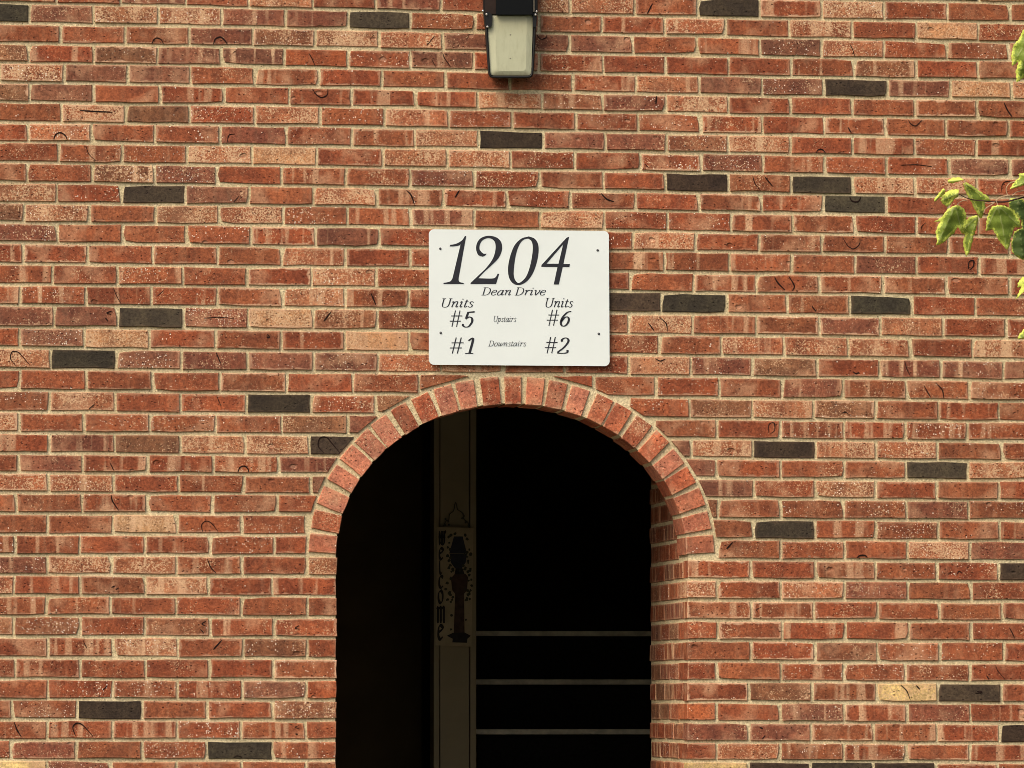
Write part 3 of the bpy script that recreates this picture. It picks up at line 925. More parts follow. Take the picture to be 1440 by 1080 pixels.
def ribbon(path, hair, stem, depth_y, front_y, mapf, nib=None, power=1.6):
    """closed thin solid along a path; width follows a broad pen"""
    v, f = [], []
    n = len(path)
    for i, (x, y) in enumerate(path):
        x2, y2 = path[min(n - 1, i + 1)]; x1, y1 = path[max(0, i - 1)]
        dx, dy = x2 - x1, y2 - y1
        L = math.hypot(dx, dy) or 1
        ang = math.atan2(dy, dx)
        k = abs(math.sin(ang - (nib or 0.0)))
        w = (hair + (stem - hair) * k ** power) / 2
        nx, ny = -dy / L * w, dx / L * w
        for (sx, sy, yy) in ((x + nx, y + ny, front_y), (x - nx, y - ny, front_y), (x - nx, y - ny, depth_y), (x + nx, y + ny, depth_y)):
            p = mapf(sx, sy)
            v.append((p[0], yy, p[1]))
        if i:
            o = 4 * i
            for s in range(4):
                t = (s + 1) % 4
                f.append((o - 4 + s, o + s, o + t, o - 4 + t))
    f.append((0, 1, 2, 3)); f.append((4 * n - 1, 4 * n - 2, 4 * n - 3, 4 * n - 4))
    return v, f


# ------------------------------------------------------------------ the sign
YS = -0.012                     # back of the plate stands a little off the bricks
TS = 0.004
zoom = lambda x, y: (590 + x / 5.143, 310 + y / 5.143)


def sg(x, y):
    px, py = zoom(x, y)
    p = at(px, py, YS - TS)
    return (p.x, p.z)


sign = empty('address_sign', at(730, 514, YS))
tag(sign, 'white rounded address sign reading 1204 Dean Drive screwed above the arch', 'sign')
C4 = [at(603, 513, YS), at(857, 515, YS), at(856, 325, YS), at(603, 322.5, YS)]
rad = 7 * SPX
out = []
for i, (sx, sz) in enumerate(((1, 1), (-1, 1), (-1, -1), (1, -1))):
    cx, cz = C4[i].x + sx * rad, C4[i].z + sz * rad
    a0 = [math.pi, 1.5 * math.pi, 0, 0.5 * math.pi][i]
    for s in range(7):
        a = a0 + math.pi / 2 * s / 6
        out.append((cx + rad * math.cos(a), cz + rad * math.sin(a)))
n = len(out)
v = [(x, YS - TS, z) for x, z in out] + [(x, YS, z) for x, z in out]
f = [tuple(range(n)), tuple(range(2 * n - 1, n - 1, -1))] + [(i, n + i, n + (i + 1) % n, (i + 1) % n) for i in range(n)]
mesh_obj('plate', v, f, MT['sign'], sign)
YI = YS - TS - 0.0008


def outline_obj(name, outer, holes, parent):
    pts, edges = [], []
    for lp in [outer] + holes:
        o = len(pts)
        S = lp
        pts += [Vector(sg(*p)) for p in S]
        edges += [(o + i, o + (i + 1) % len(S)) for i in range(len(S))]
    vo, eo, fo, *_ = geometry.delaunay_2d_cdt(pts, edges, [], 2 if holes else 1, 1e-6)

    def inside(pt, loop):
        c = False
        L = [sg(*p) for p in loop]
        for i in range(len(L)):
            (x1, y1), (x2, y2) = L[i], L[i - 1]
            if (y1 > pt[1]) != (y2 > pt[1]) and pt[0] < (x2 - x1) * (pt[1] - y1) / (y2 - y1) + x1: c = not c
        return c
    faces = []
    for t in fo:
        cx = sum(vo[i].x for i in t) / len(t); cz = sum(vo[i].y for i in t) / len(t)
        if inside((cx, cz), outer) and not any(inside((cx, cz), h) for h in holes): faces.append(tuple(t))
    v = [(p.x, YI, p.y) for p in vo]
    m = len(v)
    v += [(p.x, YS - TS - 0.0001, p.y) for p in vo]
    ff = list(faces)
    cnt = {}
    for t in faces:
        for i in range(len(t)):
            e = (t[i], t[(i + 1) % len(t)])
            cnt[e] = 1
    for (a, b) in cnt:
        if (b, a) not in cnt: ff.append((b, a, a + m, b + m))
    return mesh_obj(name, v, ff, MT['ink'], parent)


def curve(P, n=5):
    Q = smooth_path(P + [P[0]], n)[:-1]
    return Q


def mixed(parts):
    """list of ('c', pts) smoothed runs and ('l', pts) straight runs"""
    out = []
    for kind, P in parts:
        S = smooth_path(P, 5) if kind == 'c' and len(P) > 2 else P
        out += [p for p in S if not out or math.hypot(p[0] - out[-1][0], p[1] - out[-1][1]) > 0.8]
    if math.hypot(out[0][0] - out[-1][0], out[0][1] - out[-1][1]) < 0.8: out.pop()
    return out


one = mixed([('l', [(337, 112), (283, 415)]), ('c', [(283, 415), (283, 435), (295, 447), (320, 452)]), ('l', [(318, 460), (172, 460), (174, 452)]),
             ('c', [(174, 452), (205, 446), (225, 438), (238, 418)]), ('l', [(238, 418), (297, 172)]), ('c', [(297, 172), (285, 181), (260, 186), (218, 188)]),
             ('l', [(220, 177)]), ('c', [(220, 177), (265, 168), (305, 145), (328, 113)])])
two = mixed([('c', [(455, 262), (425, 250), (409, 210), (415, 165), (440, 130), (480, 113), (520, 112), (560, 125), (587, 152), (597, 190), (590, 235), (565, 280), (520, 325), (470, 370), (425, 418)]),
             ('c', [(425, 418), (520, 420), (548, 412), (565, 385)]), ('l', [(576, 386), (553, 460), (367, 460), (371, 450)]),
             ('c', [(371, 450), (420, 403), (480, 345), (522, 290), (543, 240), (550, 195), (545, 158), (525, 135), (492, 128), (457, 143), (437, 172), (433, 203), (442, 222), (462, 240), (484, 240)]),
             ('c', [(484, 240), (474, 254), (456, 262)])])
zero_o = curve([(790, 115), (832, 132), (857, 172), (860, 232), (846, 310), (816, 388), (770, 445), (715, 467), (670, 450), (645, 405), (640, 340), (655, 260), (687, 180), (735, 132)])
zero_i = curve([(785, 131), (808, 148), (819, 190), (813, 260), (796, 340), (768, 410), (722, 451), (695, 437), (681, 395), (685, 320), (700, 235), (725, 170), (755, 138)])
four_o = [(1081, 118), (1040, 315), (1087, 315), (1083, 337), (1035, 337), (1007, 463), (970, 463), (997, 337), (880, 335), (882, 322), (1064, 124)]
four_h = [(1038, 173), (918, 313), (1005, 313)]
outline_obj('digit', one, [], sign)
outline_obj('digit', two, [], sign)
outline_obj('digit', zero_o, [zero_i], sign)
outline_obj('digit', four_o, [four_h], sign)


def text(s, x0, x1, base, cap, parent, hair=0.030, stem=0.082, space=0.25, slant=0.24, track=0.0):
    x = 0
    runs = []
    mn, mx = 1e9, -1e9
    for ch in s:
        if ch == ' ':
            x += space; continue
        st, adv = GL[ch]
        for P in st:
            S = smooth_path(P, 5)
            S = [(x + a + slant * b, b) for a, b in S]
            runs.append((S, ch))
            mn = min(mn, min(p[0] for p in S)); mx = max(mx, max(p[0] for p in S))
        x += adv + track
    ky = (base - cap) / 0.74
    kx = (x1 - x0) / (mx - mn)
    mp = lambda a, b: sg(x0 + (a - mn) * kx, base - b * ky)
    v, f = [], []
    for S, ch in runs:
        st = stem if ch not in '#' else hair * 1.25
        a, b = ribbon(S, hair, st, YS - TS - 0.0001, YI - rnd.uniform(0, 0.0001), mp)
        o = len(v)
        v += a; f += [tuple(i + o for i in t) for t in b]
    mesh_obj('lettering', v, f, MT['ink'], parent)


text('Dean Drive', 447, 910, 540, 484, sign)
text('Units', 165, 391, 627, 563, sign)
text('Units', 915, 1111, 627, 560, sign)
text('#5', 218, 398, 769, 657, sign, 0.040, 0.118)
text('#6', 920, 1097, 761, 651, sign, 0.040, 0.118)
text('Upstairs', 538, 699, 732, 690, sign, 0.030, 0.064)
text('#1', 219, 388, 962, 852, sign, 0.040, 0.118)
text('#2', 906, 1077, 960, 849, sign, 0.040, 0.118)
text('Downstairs', 497, 771, 909, 869, sign, 0.030, 0.064)
for (x, y) in ((150, 204), (1288, 216), (153, 813), (1296, 820)):
    cx, cz = sg(x, y)
    v, f = [], []
    r_ = 0.0042
    N = 10
    for q in range(N):
        a = 2 * math.pi * q / N
        v.append((cx + r_ * math.cos(a), YS - TS - 0.0002, cz + r_ * math.sin(a)))
    for q in range(N):
        a = 2 * math.pi * q / N
        v.append((cx + r_ * 0.7 * math.cos(a), YS - TS - 0.0022, cz + r_ * 0.7 * math.sin(a)))
    f = [tuple(range(N, 2 * N))] + [(q, (q + 1) % N, N + (q + 1) % N, N + q) for q in range(N)]
    mesh_obj('screw', v, f, MT['screw'], sign, True)

# ------------------------------------------------------------------ the wall lamp
MT['housing'] = plain('bronze_housing', (0.011, 0.0105, 0.010), 0.42, 0.3, 0.2, 40)
MT['glass_black'] = plain('black_door', (0.004, 0.0045, 0.0048), 0.45, 0.15, 0.1, 20)
MT['brown'] = plain('brown_side', (0.026, 0.015, 0.011), 0.6, 0.2, 0.2, 30)
MT['clip'] = plain('bright_screw', (0.55, 0.53, 0.48), 0.3, 0.5, 0.1, 100, metal=0.8)


def make_lens():
    M = Mat('yellowed_lens', 0.32)
    p = M.pos()
    n = M.noise(p, 26, 3)
    x, y, z = M.sep(p)
    dirt = M.step(M.math('ADD', z, M.math('MULTIPLY', n, 0.06)), at(720, 60).z + 0.02, at(720, 20).z + 0.04)
    c = M.mix(n, (0.45, 0.45, 0.29), (0.54, 0.54, 0.37))
    c = M.mix(M.math('MULTIPLY', dirt, 0.7), c, (0.40, 0.36, 0.20))
    sm = M.noise(M.vmath('MULTIPLY', p, (1.0, 1.0, 0.25)), 70, 4, 0.65)
    c = M.mix(M.step(sm, 0.45, 0.72, 0.0, 0.45), c, (0.36, 0.35, 0.22))
    low = M.step(M.math('ADD', z, M.math('MULTIPLY', sm, 0.03)), at(720, 106).z + 0.022, at(720, 106).z + 0.006)
    c = M.mix(M.math('MULTIPLY', low, 0.6), c, (0.22, 0.19, 0.12))
    M.color(c)
    return M.m


MT['lens'] = make_lens()
lamp = empty('wall_lamp', at(717, 105, 0))
tag(lamp, 'dark bronze wall lamp with a yellowed lens mounted above the sign', 'lamp')
YLF = -0.060
SCL = 9.0


def lz(x, y, Y=YLF):
    return at(660 + x / SCL, y / SCL, Y)


def loop_solid(name, loops, mat, parent, smooth=False, cap0=True, cap1=True):
    """skin consecutive loops of equal length (world points)"""
    n = len(loops[0])
    v = [tuple(p) for lp in loops for p in lp]
    f = []
    for r_ in range(len(loops) - 1):
        for i in range(n):
            j = (i + 1) % n
            f.append((r_ * n + i, (r_ + 1) * n + i, (r_ + 1) * n + j, r_ * n + j))
    if cap0: f.append(tuple(range(n)))
    if cap1: f.append(tuple(range(len(loops) * n - 1, (len(loops) - 1) * n - 1, -1)))
    return mesh_obj(name, v, f, mat, parent, smooth)


def round_poly(P, r, n=5):
    out = []
    m = len(P)
    for i in range(m):
        a, b, c = Vector(P[i - 1]), Vector(P[i]), Vector(P[(i + 1) % m])
        u = (a - b); w = (c - b)
        k = min(r, u.length * 0.45, w.length * 0.45)
        p0, p1 = b + u.normalized() * k, b + w.normalized() * k
        for s in range(n):
            t = s / (n - 1)
            q = p0 * (1 - t) ** 2 + b * 2 * t * (1 - t) + p1 * t * t
            out.append((q.x, q.y))
    return out


def lamp_loop(P, Y, r, grow=0.0):
    pts = round_poly(P, r)
    cx = sum(p[0] for p in pts) / len(pts); cy = sum(p[1] for p in pts) / len(pts)
    return [lz(cx + (x - cx) * (1 + grow), cy + (y - cy) * (1 + grow), Y) for x, y in pts]


TOPY = -640
outer = [(166, TOPY), (168, 130), (192, 340), (240, 985), (806, 985), (848, 300), (872, 130), (874, TOPY)]
inner = [(232, 185), (236, 380), (266, 955), (782, 955), (800, 400), (802, 185)]
# housing: an open shell: back, swollen front rim, lip to the lens
full_o = round_poly(outer, 62)
L0 = lamp_loop(outer, -0.004, 62, -0.02)
L1 = lamp_loop(outer, YLF + 0.012, 62, 0.0)
L2 = lamp_loop(outer, YLF, 62, -0.035)
loop_solid('housing', [L2, L1, L0], MT['housing'], lamp)
L3 = lamp_loop(inner, YLF - 0.006, 50, 0.0)
L4 = lamp_loop(inner, YLF + 0.002, 50, 0.012)
L5 = lamp_loop([(320, 200), (330, 400), (345, 900), (715, 900), (725, 400), (730, 200)], YLF - 0.0115, 50, 0)
loop_solid('lens', [L5, L3, L4], MT['lens'], lamp)
# lip round the lens
rim_o = [(196, 190), (200, 360), (242, 980), (804, 980), (840, 360), (845, 190)]
def strip(P, w, Y0, Y1):
    v, f = [], []
    n = len(P)
    for i, (x, y) in enumerate(P):
        x2, y2 = P[min(n - 1, i + 1)]; x1, y1 = P[max(0, i - 1)]
        dx, dy = x2 - x1, y2 - y1
        L = math.hypot(dx, dy)
        nx, ny = -dy / L * w, dx / L * w
        for (sx, sy, Y) in ((x + nx, y + ny, Y1), (x + nx * .6, y + ny * .6, Y0), (x - nx * .6, y - ny * .6, Y0), (x - nx, y - ny, Y1)):
            v.append(tuple(lz(sx, sy, Y)))
        if i:
            o = 4 * i
            for s in range(4):
                t = (s + 1) % 4
                f.append((o - 4 + s, o + s, o + t, o - 4 + t))
    f.append((3, 2, 1, 0)); f.append((4 * n - 4, 4 * n - 3, 4 * n - 2, 4 * n - 1))
    return v, f
P = smooth_path([(212, 300), (222, 420), (238, 700), (252, 900), (268, 955), (310, 972), (530, 974), (745, 970), (788, 945), (800, 880), (815, 640), (826, 400), (830, 200)], 4)
v, f = strip(P, 17, YLF - 0.012, YLF + 0.003)
mesh_obj('rim', v, f, MT['housing'], lamp, True)
# upper door, brown cheek
def wedge(name, P, Y0, Y1, mat):
    lo = [lz(x, y, Y1) for x, y in P]; hi = [lz(x, y, Y0) for x, y in P]
    return loop_solid(name, [hi, lo], mat, lamp)
wedge('door', [(338, TOPY + 30), (338, 184), (800, 184), (800, TOPY + 30)], YLF - 0.030, YLF + 0.002, MT['glass_black'])
wedge('cheek', [(196, TOPY + 30), (196, 160), (290, 178), (335, 182), (335, TOPY + 30)], YLF - 0.014, YLF + 0.002, MT['brown'])
wedge('trim_bar', [(806, TOPY + 30), (806, 150), (826, 150), (826, TOPY + 30)], YLF - 0.012, YLF + 0.002, plain('tan_trim', (0.32, 0.25, 0.16), 0.5))
wedge('clip', [(205, 185), (200, 330), (250, 352), (284, 330), (290, 190), (250, 150), (215, 150)], YLF - 0.020, YLF + 0.002, MT['housing'])
wedge('clip', [(806, 190), (806, 345), (846, 345), (852, 190), (835, 165), (815, 165)], YLF - 0.018, YLF + 0.002, MT['housing'])
for (x, y) in ((218, 182), (230, 338), (838, 186), (852, 146), (172, 138)):
    c = lz(x, y, YLF - 0.022)
    bm = bmesh.new()
    bmesh.ops.create_icosphere(bm, subdivisions=2, radius=0.0042)
    v = [(c.x + q.co.x, c.y + q.co.y * 0.7, c.z + q.co.z) for q in bm.verts]
    f = [tuple(w.index for w in t.verts) for t in bm.faces]
    bm.free()
    mesh_obj('screw', v, f, MT['clip'], lamp, True)
for (x, y) in ((520, 440), (520, 740)):
    c = lz(x, y, YLF - 0.0116)
    bm = bmesh.new()
    bmesh.ops.create_icosphere(bm, subdivisions=1, radius=0.0032)
    v = [(c.x + q.co.x, c.y + q.co.y * 0.2, c.z + q.co.z * 0.8) for q in bm.verts]
    f = [tuple(w.index for w in t.verts) for t in bm.faces]
    bm.free()
    mesh_obj('lens_pin', v, f, plain('dull_pin', (0.20, 0.19, 0.14), 0.6), lamp, True)

# ------------------------------------------------------------------ welcome plaque on the post
YQ = YP - 0.006
plaque = empty('welcome_plaque', at(640, 908, YQ))
tag(plaque, 'tall welcome plaque with painted lamp post and ivy hanging on the post', 'plaque')
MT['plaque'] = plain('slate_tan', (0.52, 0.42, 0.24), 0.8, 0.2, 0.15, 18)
MT['pl_black'] = plain('plaque_black', (0.045, 0.040, 0.034), 0.9, 0.1, 0.2, 50)
MT['pl_blue'] = plain('plaque_blue', (0.055, 0.058, 0.072), 0.9, 0.1, 0.2, 50)
MT['pl_red'] = plain('plaque_red', (0.10, 0.062, 0.042), 0.9, 0.1, 0.3, 60)
MT['pl_green'] = plain('plaque_green', (0.085, 0.085, 0.05), 0.9, 0.1, 0.2, 50)
def flat(name, P, Y0, Y1, mat, parent):
    hi = [at(x, y, Y0) for x, y in P]; lo = [at(x, y, Y1) for x, y in P]
    return loop_solid(name, [hi, lo], mat, parent)
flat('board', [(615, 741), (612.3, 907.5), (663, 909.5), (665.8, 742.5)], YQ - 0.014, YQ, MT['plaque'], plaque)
YF = YQ - 0.0142
dz = lambda x, y: (480 + x / 3, 720 + y / 3)
def deco(name, Pz, mat, d=0.0008):
    flat(name, [dz(*p) for p in Pz], YF - d, YF + 0.0001, mat, plaque)
deco('lantern', [(475, 103), (455, 175), (530, 175), (512, 103)], MT['pl_blue'], 0.0012)
deco('lantern', [(458, 176), (463, 215), (480, 238), (508, 238), (525, 212), (530, 176)], MT['pl_blue'], 0.0008)
deco('pillar', [(478, 262), (462, 280), (468, 330), (480, 345), (474, 515), (520, 515), (518, 345), (530, 330), (535, 275), (525, 262)], MT['pl_red'])
deco('neck', [(482, 238), (478, 262), (520, 262), (512, 238)], MT['pl_black'])
deco('foot', [(470, 510), (445, 522), (470, 535), (468, 550), (530, 552), (532, 535), (546, 522), (520, 508)], MT['pl_black'], 0.0011)
ivy_spots = [(452, 105), (462, 98), (480, 92), (455, 130), (450, 150), (540, 158), (545, 178), (530, 170), (448, 185), (455, 205), (535, 215), (525, 235), (545, 240), (470, 240), (460, 225),
             (465, 282), (445, 300), (440, 325), (460, 350), (468, 370), (540, 265), (548, 285), (550, 310), (540, 345), (530, 370), (525, 455), (465, 435), (463, 495), (545, 330), (515, 225), (500, 248)]
for q in range(34):
    y = rnd.choice([rnd.uniform(95, 250), rnd.uniform(240, 380), rnd.uniform(180, 380)])
    ivy_spots.append((494 + rnd.choice([-1, 1]) * rnd.uniform(22, 50), y))
for (x, y) in ivy_spots:
    r_ = rnd.uniform(5.5, 9.5)
    a0 = rnd.uniform(0, 6.28)
    rr = [r_ * rnd.uniform(0.55, 1.0) for q in range(7)]
    deco('ivy_leaf', [(x + rr[q] * math.cos(a0 - q * 0.898), y + rr[q] * math.sin(a0 - q * 0.898)) for q in range(7)], MT['pl_green'], rnd.uniform(0.0013, 0.0019))
# black-letter strokes, one letter under the other
BLK = {
 'W': [[(.05,.9),(.15,.8),(.15,.2),(.25,.05)], [(.45,1),(.45,.15),(.3,.05)], [(.75,1),(.75,.2),(.6,.05),(.45,.15)], [(.0,.55),(.9,.6)], [(.8,.95),(.95,.85)]],
 'e': [[(.75,.85),(.45,.95),(.25,.75),(.22,.25),(.45,.05),(.75,.2)], [(.25,.5),(.75,.72),(.72,.88)]],
 'l': [[(.55,1.1),(.3,.95),(.3,.2),(.5,.02),(.72,.18)]],
 'c': [[(.78,.85),(.5,.95),(.26,.75),(.24,.25),(.48,.04),(.78,.2)]],
 'o': [[(.5,1.0),(.22,.75),(.22,.25),(.5,.02),(.76,.25),(.76,.75),(.5,1.0)]],
 'm': [[(.02,.85),(.15,.95),(.15,.05),(.24,.0)], [(.15,.8),(.4,.97),(.46,.85),(.46,.05),(.54,.0)], [(.46,.8),(.72,.97),(.8,.85),(.8,.08),(.92,.0)]],
}
LB = [('W', 410, 442, 80, 138), ('e', 408, 436, 150, 202), ('l', 408, 432, 205, 262), ('c', 406, 436, 268, 322), ('o', 404, 434, 330, 385), ('m', 402, 440, 400, 462), ('e', 402, 436, 475, 540)]
for ch, x0, x1, y0, y1 in LB:
    v, f = [], []
    for S in BLK[ch]:
        def mp(a, b):
            px, py = dz(x0 + a * (x1 - x0), y1 - b * (y1 - y0))
            p = at(px, py, YF)
            return (p.x, p.z)
        a, b = ribbon(smooth_path(S, 3), 0.09, 0.30, YF + 0.0001, YF - 0.001, mp, nib=math.radians(40), power=1.0)
        o = len(v)
        v += a; f += [tuple(i + o for i in t) for t in b]
    mesh_obj('letter', v, f, MT['pl_black'], plaque)


def tube(name, pts, r0, r1, mat, parent, sides=6):
    v, f = [], []
    n = len(pts)
    for i, p in enumerate(pts):
        p = Vector(p)
        d = (Vector(pts[min(n - 1, i + 1)]) - Vector(pts[max(0, i - 1)])).normalized()
        a = d.cross(Vector((0.31, 0.9, 0.2))).normalized()
        b = d.cross(a)
        r_ = r0 + (r1 - r0) * i / max(1, n - 1)
        for s in range(sides):
            t = 2 * math.pi * s / sides
            v.append(tuple(p + (a * math.cos(t) + b * math.sin(t)) * r_))
        if i:
            o = sides * i
            for s in range(sides):
                t = (s + 1) % sides
                f.append((o - sides + s, o - sides + t, o + t, o + s))
    f.append(tuple(range(sides))); f.append(tuple(range(sides * n - 1, sides * (n - 1) - 1, -1)))
    return mesh_obj(name, v, f, mat, parent, True)


hz = lambda x, y: at(430 + x / 4.5, 560 + y / 4.5, YQ - 0.006)
cord = smooth_path([(870, 810), (890, 775), (905, 770), (910, 735), (935, 712), (942, 675), (948, 660), (955, 680), (962, 705), (995, 730), (1000, 765), (1025, 785), (1035, 825)], 4)
tube('hanging_cord', [hz(x, y) for x, y in cord], 0.0018, 0.0018, MT['pl_green'], plaque)
for (x, y) in ((880, 800), (900, 780), (905, 800), (990, 760), (1010, 785), (1030, 805), (885, 765), (1000, 745)):
    px, py = 430 + x / 4.5, 560 + y / 4.5
    flat('ivy_leaf', [(px + rnd.uniform(1.2, 2.4) * math.cos(-q * 1.05), py + rnd.uniform(1.2, 2.4) * math.sin(-q * 1.05)) for q in range(6)], YQ - 0.008, YQ - 0.005, MT['pl_green'], plaque)

# ------------------------------------------------------------------ maple branch reaching in from the right
def make_leaf_mat():
    M = Mat('maple_leaf', 0.5)
    M.b.inputs['Specular IOR Level'].default_value = 0.35
    a = M.attr('lpar')
    e, yl, dk = M.sep(a.outputs['Color'])
    vein = a.outputs['Alpha']
    p = M.pos()
    n = M.noise(p, 130, 4, 0.7)
    n2 = M.noise(p, 300, 3, 0.7)
    fac = M.math('ADD', M.math('MULTIPLY', M.math('SUBTRACT', n, 0.5), 2.8), M.math('MULTIPLY', e, 1.25))
    fac = M.step(M.math('ADD', fac, M.math('SUBTRACT', yl, 0.62)), 0.15, 0.75)
    g = M.mix(n2, (0.11, 0.185, 0.016), (0.38, 0.47, 0.07))
    g = M.mix(dk, g, (0.11, 0.175, 0.05))
    c = M.mix(fac, g, M.mix(n2, (0.62, 0.72, 0.07), (0.82, 0.88, 0.20)))
    c = M.mix(M.math('MULTIPLY', M.step(vein, 0.55, 0.95), 0.6), c, (0.40, 0.45, 0.16))
    M.color(c)
    M.bump(M.math('ADD', n2, M.math('MULTIPLY', vein, 1.2)), 0.0015, 0.7)
    tr = M.n('ShaderNodeBsdfTranslucent')
    M.put(tr.inputs['Color'], c)
    mx = M.n('ShaderNodeMixShader')
    mx.inputs[0].default_value = 0.22
    out = M.nt.nodes['Material Output']
    M.nt.links.new(M.b.outputs[0], mx.inputs[1]); M.nt.links.new(tr.outputs[0], mx.inputs[2])
    M.nt.links.new(mx.outputs[0], out.inputs['Surface'])
    return M.m


MT['leaf'] = make_leaf_mat()
MT['twig'] = plain('dark_twig', (0.055, 0.030, 0.022), 0.8, 0.2, 0.3, 60)
MT['petiole'] = plain('pink_petiole', (0.50, 0.34, 0.20), 0.6, 0.3, 0.15, 40)
MT['bark'] = plain('grey_bark', (0.11, 0.095, 0.08), 0.95, 0.1, 0.35, 25, bump=0.006)
YB = -0.62
bz = lambda x, y, Y=YB: at(1300 + x / 7.714, 230 + y / 7.714, Y)
tree = empty('maple_tree', (bz(1600, 300).x + 1.15, YB - 0.25, 0))
tag(tree, 'young maple whose leafy twig of green and yellow leaves reaches in at the right edge', 'tree')


def seg_d(p, a, b):
    ax, ay = b[0] - a[0], b[1] - a[1]
    t = max(0, min(1, ((p[0] - a[0]) * ax + (p[1] - a[1]) * ay) / (ax * ax + ay * ay + 1e-9)))
    return math.hypot(p[0] - a[0] - t * ax, p[1] - a[1] - t * ay), t


def leaf(outline, base, tip, Y, yl, dk, ribs=(), name='leaf', cup=0.012, sway=0.03, zf=None):
    """thin curled blade from a measured outline; base-tip is the midrib"""
    zf = zf or bz
    OUT = []
    m = len(outline)
    for i in range(m):                       # add small teeth along the margin
        a, b = outline[i], outline[(i + 1) % m]
        L = math.hypot(b[0] - a[0], b[1] - a[1])
        OUT.append(a)
        kk = int(L // 24)
        for q in range(1, kk + 1):
            t = q / (kk + 1)
            nx, ny = (b[1] - a[1]) / L, -(b[0] - a[0]) / L
            s = (4.5 if q % 2 else -3.5) * rnd.uniform(0.5, 1.3)
            OUT.append((a[0] + (b[0] - a[0]) * t + nx * s, a[1] + (b[1] - a[1]) * t + ny * s))
    xs = [p[0] for p in OUT]; ys = [p[1] for p in OUT]
    pts = [Vector(p) for p in OUT]
    edges = [(i, (i + 1) % len(OUT)) for i in range(len(OUT))]

    def inside(p):
        c = False
        for i in range(len(OUT)):
            (x1, y1), (x2, y2) = OUT[i], OUT[i - 1]
            if (y1 > p[1]) != (y2 > p[1]) and p[0] < (x2 - x1) * (p[1] - y1) / (y2 - y1) + x1: c = not c
        return c

    def edge_d(p):
        return min(seg_d(p, OUT[i], OUT[i - 1])[0] for i in range(len(OUT)))
    lines = [(base, tip)] + [(base, r_) for r_ in ribs]
    for (a, b) in lines:
        for q in range(1, 12):
            t = q / 12
            p = (a[0] + (b[0] - a[0]) * t, a[1] + (b[1] - a[1]) * t)
            if inside(p) and edge_d(p) > 6: pts.append(Vector(p))
    stp = 24
    y = min(ys)
    while y < max(ys):
        x = min(xs)
        while x < max(xs):
            p = (x + rnd.uniform(-5, 5), y + rnd.uniform(-5, 5))
            if inside(p) and edge_d(p) > 10 and min(seg_d(p, a, b)[0] for a, b in lines) > 9: pts.append(Vector(p))
            x += stp
        y += stp
    vo, eo, fo, *_ = geometry.delaunay_2d_cdt(pts, edges, [], 1, 1e-4)
    LM = math.hypot(tip[0] - base[0], tip[1] - base[1])
    ph = rnd.uniform(0, 6.28)
    v, par = [], []
    for p in vo:
        d, t = seg_d(p, base, tip)
        dl = min(seg_d(p, a, b)[0] for a, b in lines)
        de = edge_d(p)
        dep = Y + cup * min(1.5, d / 90.0) + sway * (t - 0.5) + 0.0016 * math.sin(p.x * 0.05 + ph) + 0.002 * math.sin(p.y * 0.045 + ph * 2) - 0.0018 * math.exp(-dl / 12.0)
        v.append(tuple(zf(p.x, p.y, dep)))
        par += [max(0.0, 1 - de / 45.0), yl, dk, math.exp(-dl / 5.0)]
    ob = mesh_obj(name, v, [tuple(t) for t in fo], MT['leaf'], tree, True)
    a = ob.data.attributes.new('lpar', 'FLOAT_COLOR', 'POINT')
    a.data.foreach_set('color', par)
    so = ob.modifiers.new('thickness', 'SOLIDIFY')
    so.thickness = 0.0005
    return ob


leaf([(335,450),(250,495),(195,570),(105,635),(175,625),(135,690),(120,750),(135,820),(130,890),(200,865),(255,815),(330,745),(360,690),(400,740),(440,700),(455,620),(455,540),(420,480),(370,455)],
     (337,455), (135,885), YB, 0.52, 0.08, [(115,632), (402,735)])
leaf([(560,560),(480,580),(440,640),(390,750),(440,770),(415,850),(430,940),(455,1015),(490,960),(510,890),(530,800),(560,700),(585,620),(580,570)],
     (576,566), (455,1010), YB + 0.03, 0.46, 0.05, [(395,748)])
leaf([(790,450),(730,470),(690,540),(670,630),(665,735),(735,715),(770,760),(800,830),(850,890),(900,945),(925,880),(940,800),(960,740),(975,695),(1045,690),(1035,620),(1000,555),(940,490),(870,455)],
     (795,452), (900,940), YB - 0.04, 0.26, 0.05, [(670,730), (1040,688)])
leaf([(935,375),(915,430),(925,480),(980,540),(1050,620),(1055,700),(975,735),(960,800),(940,860),(950,960),(1000,1010),(1070,1050),(1120,1000),(1190,830),(1250,780),(1190,640),(1150,470),(1060,380)],
     (1000,378), (1072,1045), YB + 0.04, 0.02, 0.85, [(1245,778)])
leaf([(420,215),(455,205),(520,240),(600,300),(680,350),(720,400),(650,420),(665,470),(640,540),(625,590),(600,590),(585,560),(535,480),(510,420),(470,350),(440,290)],
     (432,214), (614,588), YB + 0.02, 0.62, 0.0, [(715,398)])
leaf([(375,280),(300,280),(230,310),(190,360),(170,400),(200,440),(250,470),(290,440),(320,390),(370,350)], (372,320), (180,405), YB - 0.01, 0.72, 0.0, [(255,465)])
leaf([(205,268),(225,300),(190,350),(140,390),(110,415),(108,385),(150,330)], (215,285), (110,412), YB - 0.005, 0.95, 0.0)
leaf([(250,190),(300,155),(380,150),(430,175),(380,190),(320,210),(270,215)], (428,176), (252,195), YB, 0.85, 0.0)
leaf([(1080,100),(1020,115),(1030,150),(985,190),(950,235),(925,280),(1000,260),(1080,235),(1160,215),(1200,150),(1150,95)], (1195,160), (930,276), YB - 0.03, 0.30, 0.0, [(1022,117)])
uz = lambda x, y, Y=YB: at(1300 + x / 2.571, 20 + y / 2.571, Y)
s3 = 3.0
def big(P): return [(x * s3, y * s3) for x, y in P]
uz3 = lambda x, y, Y=YB: uz(x / s3, y / s3, Y)
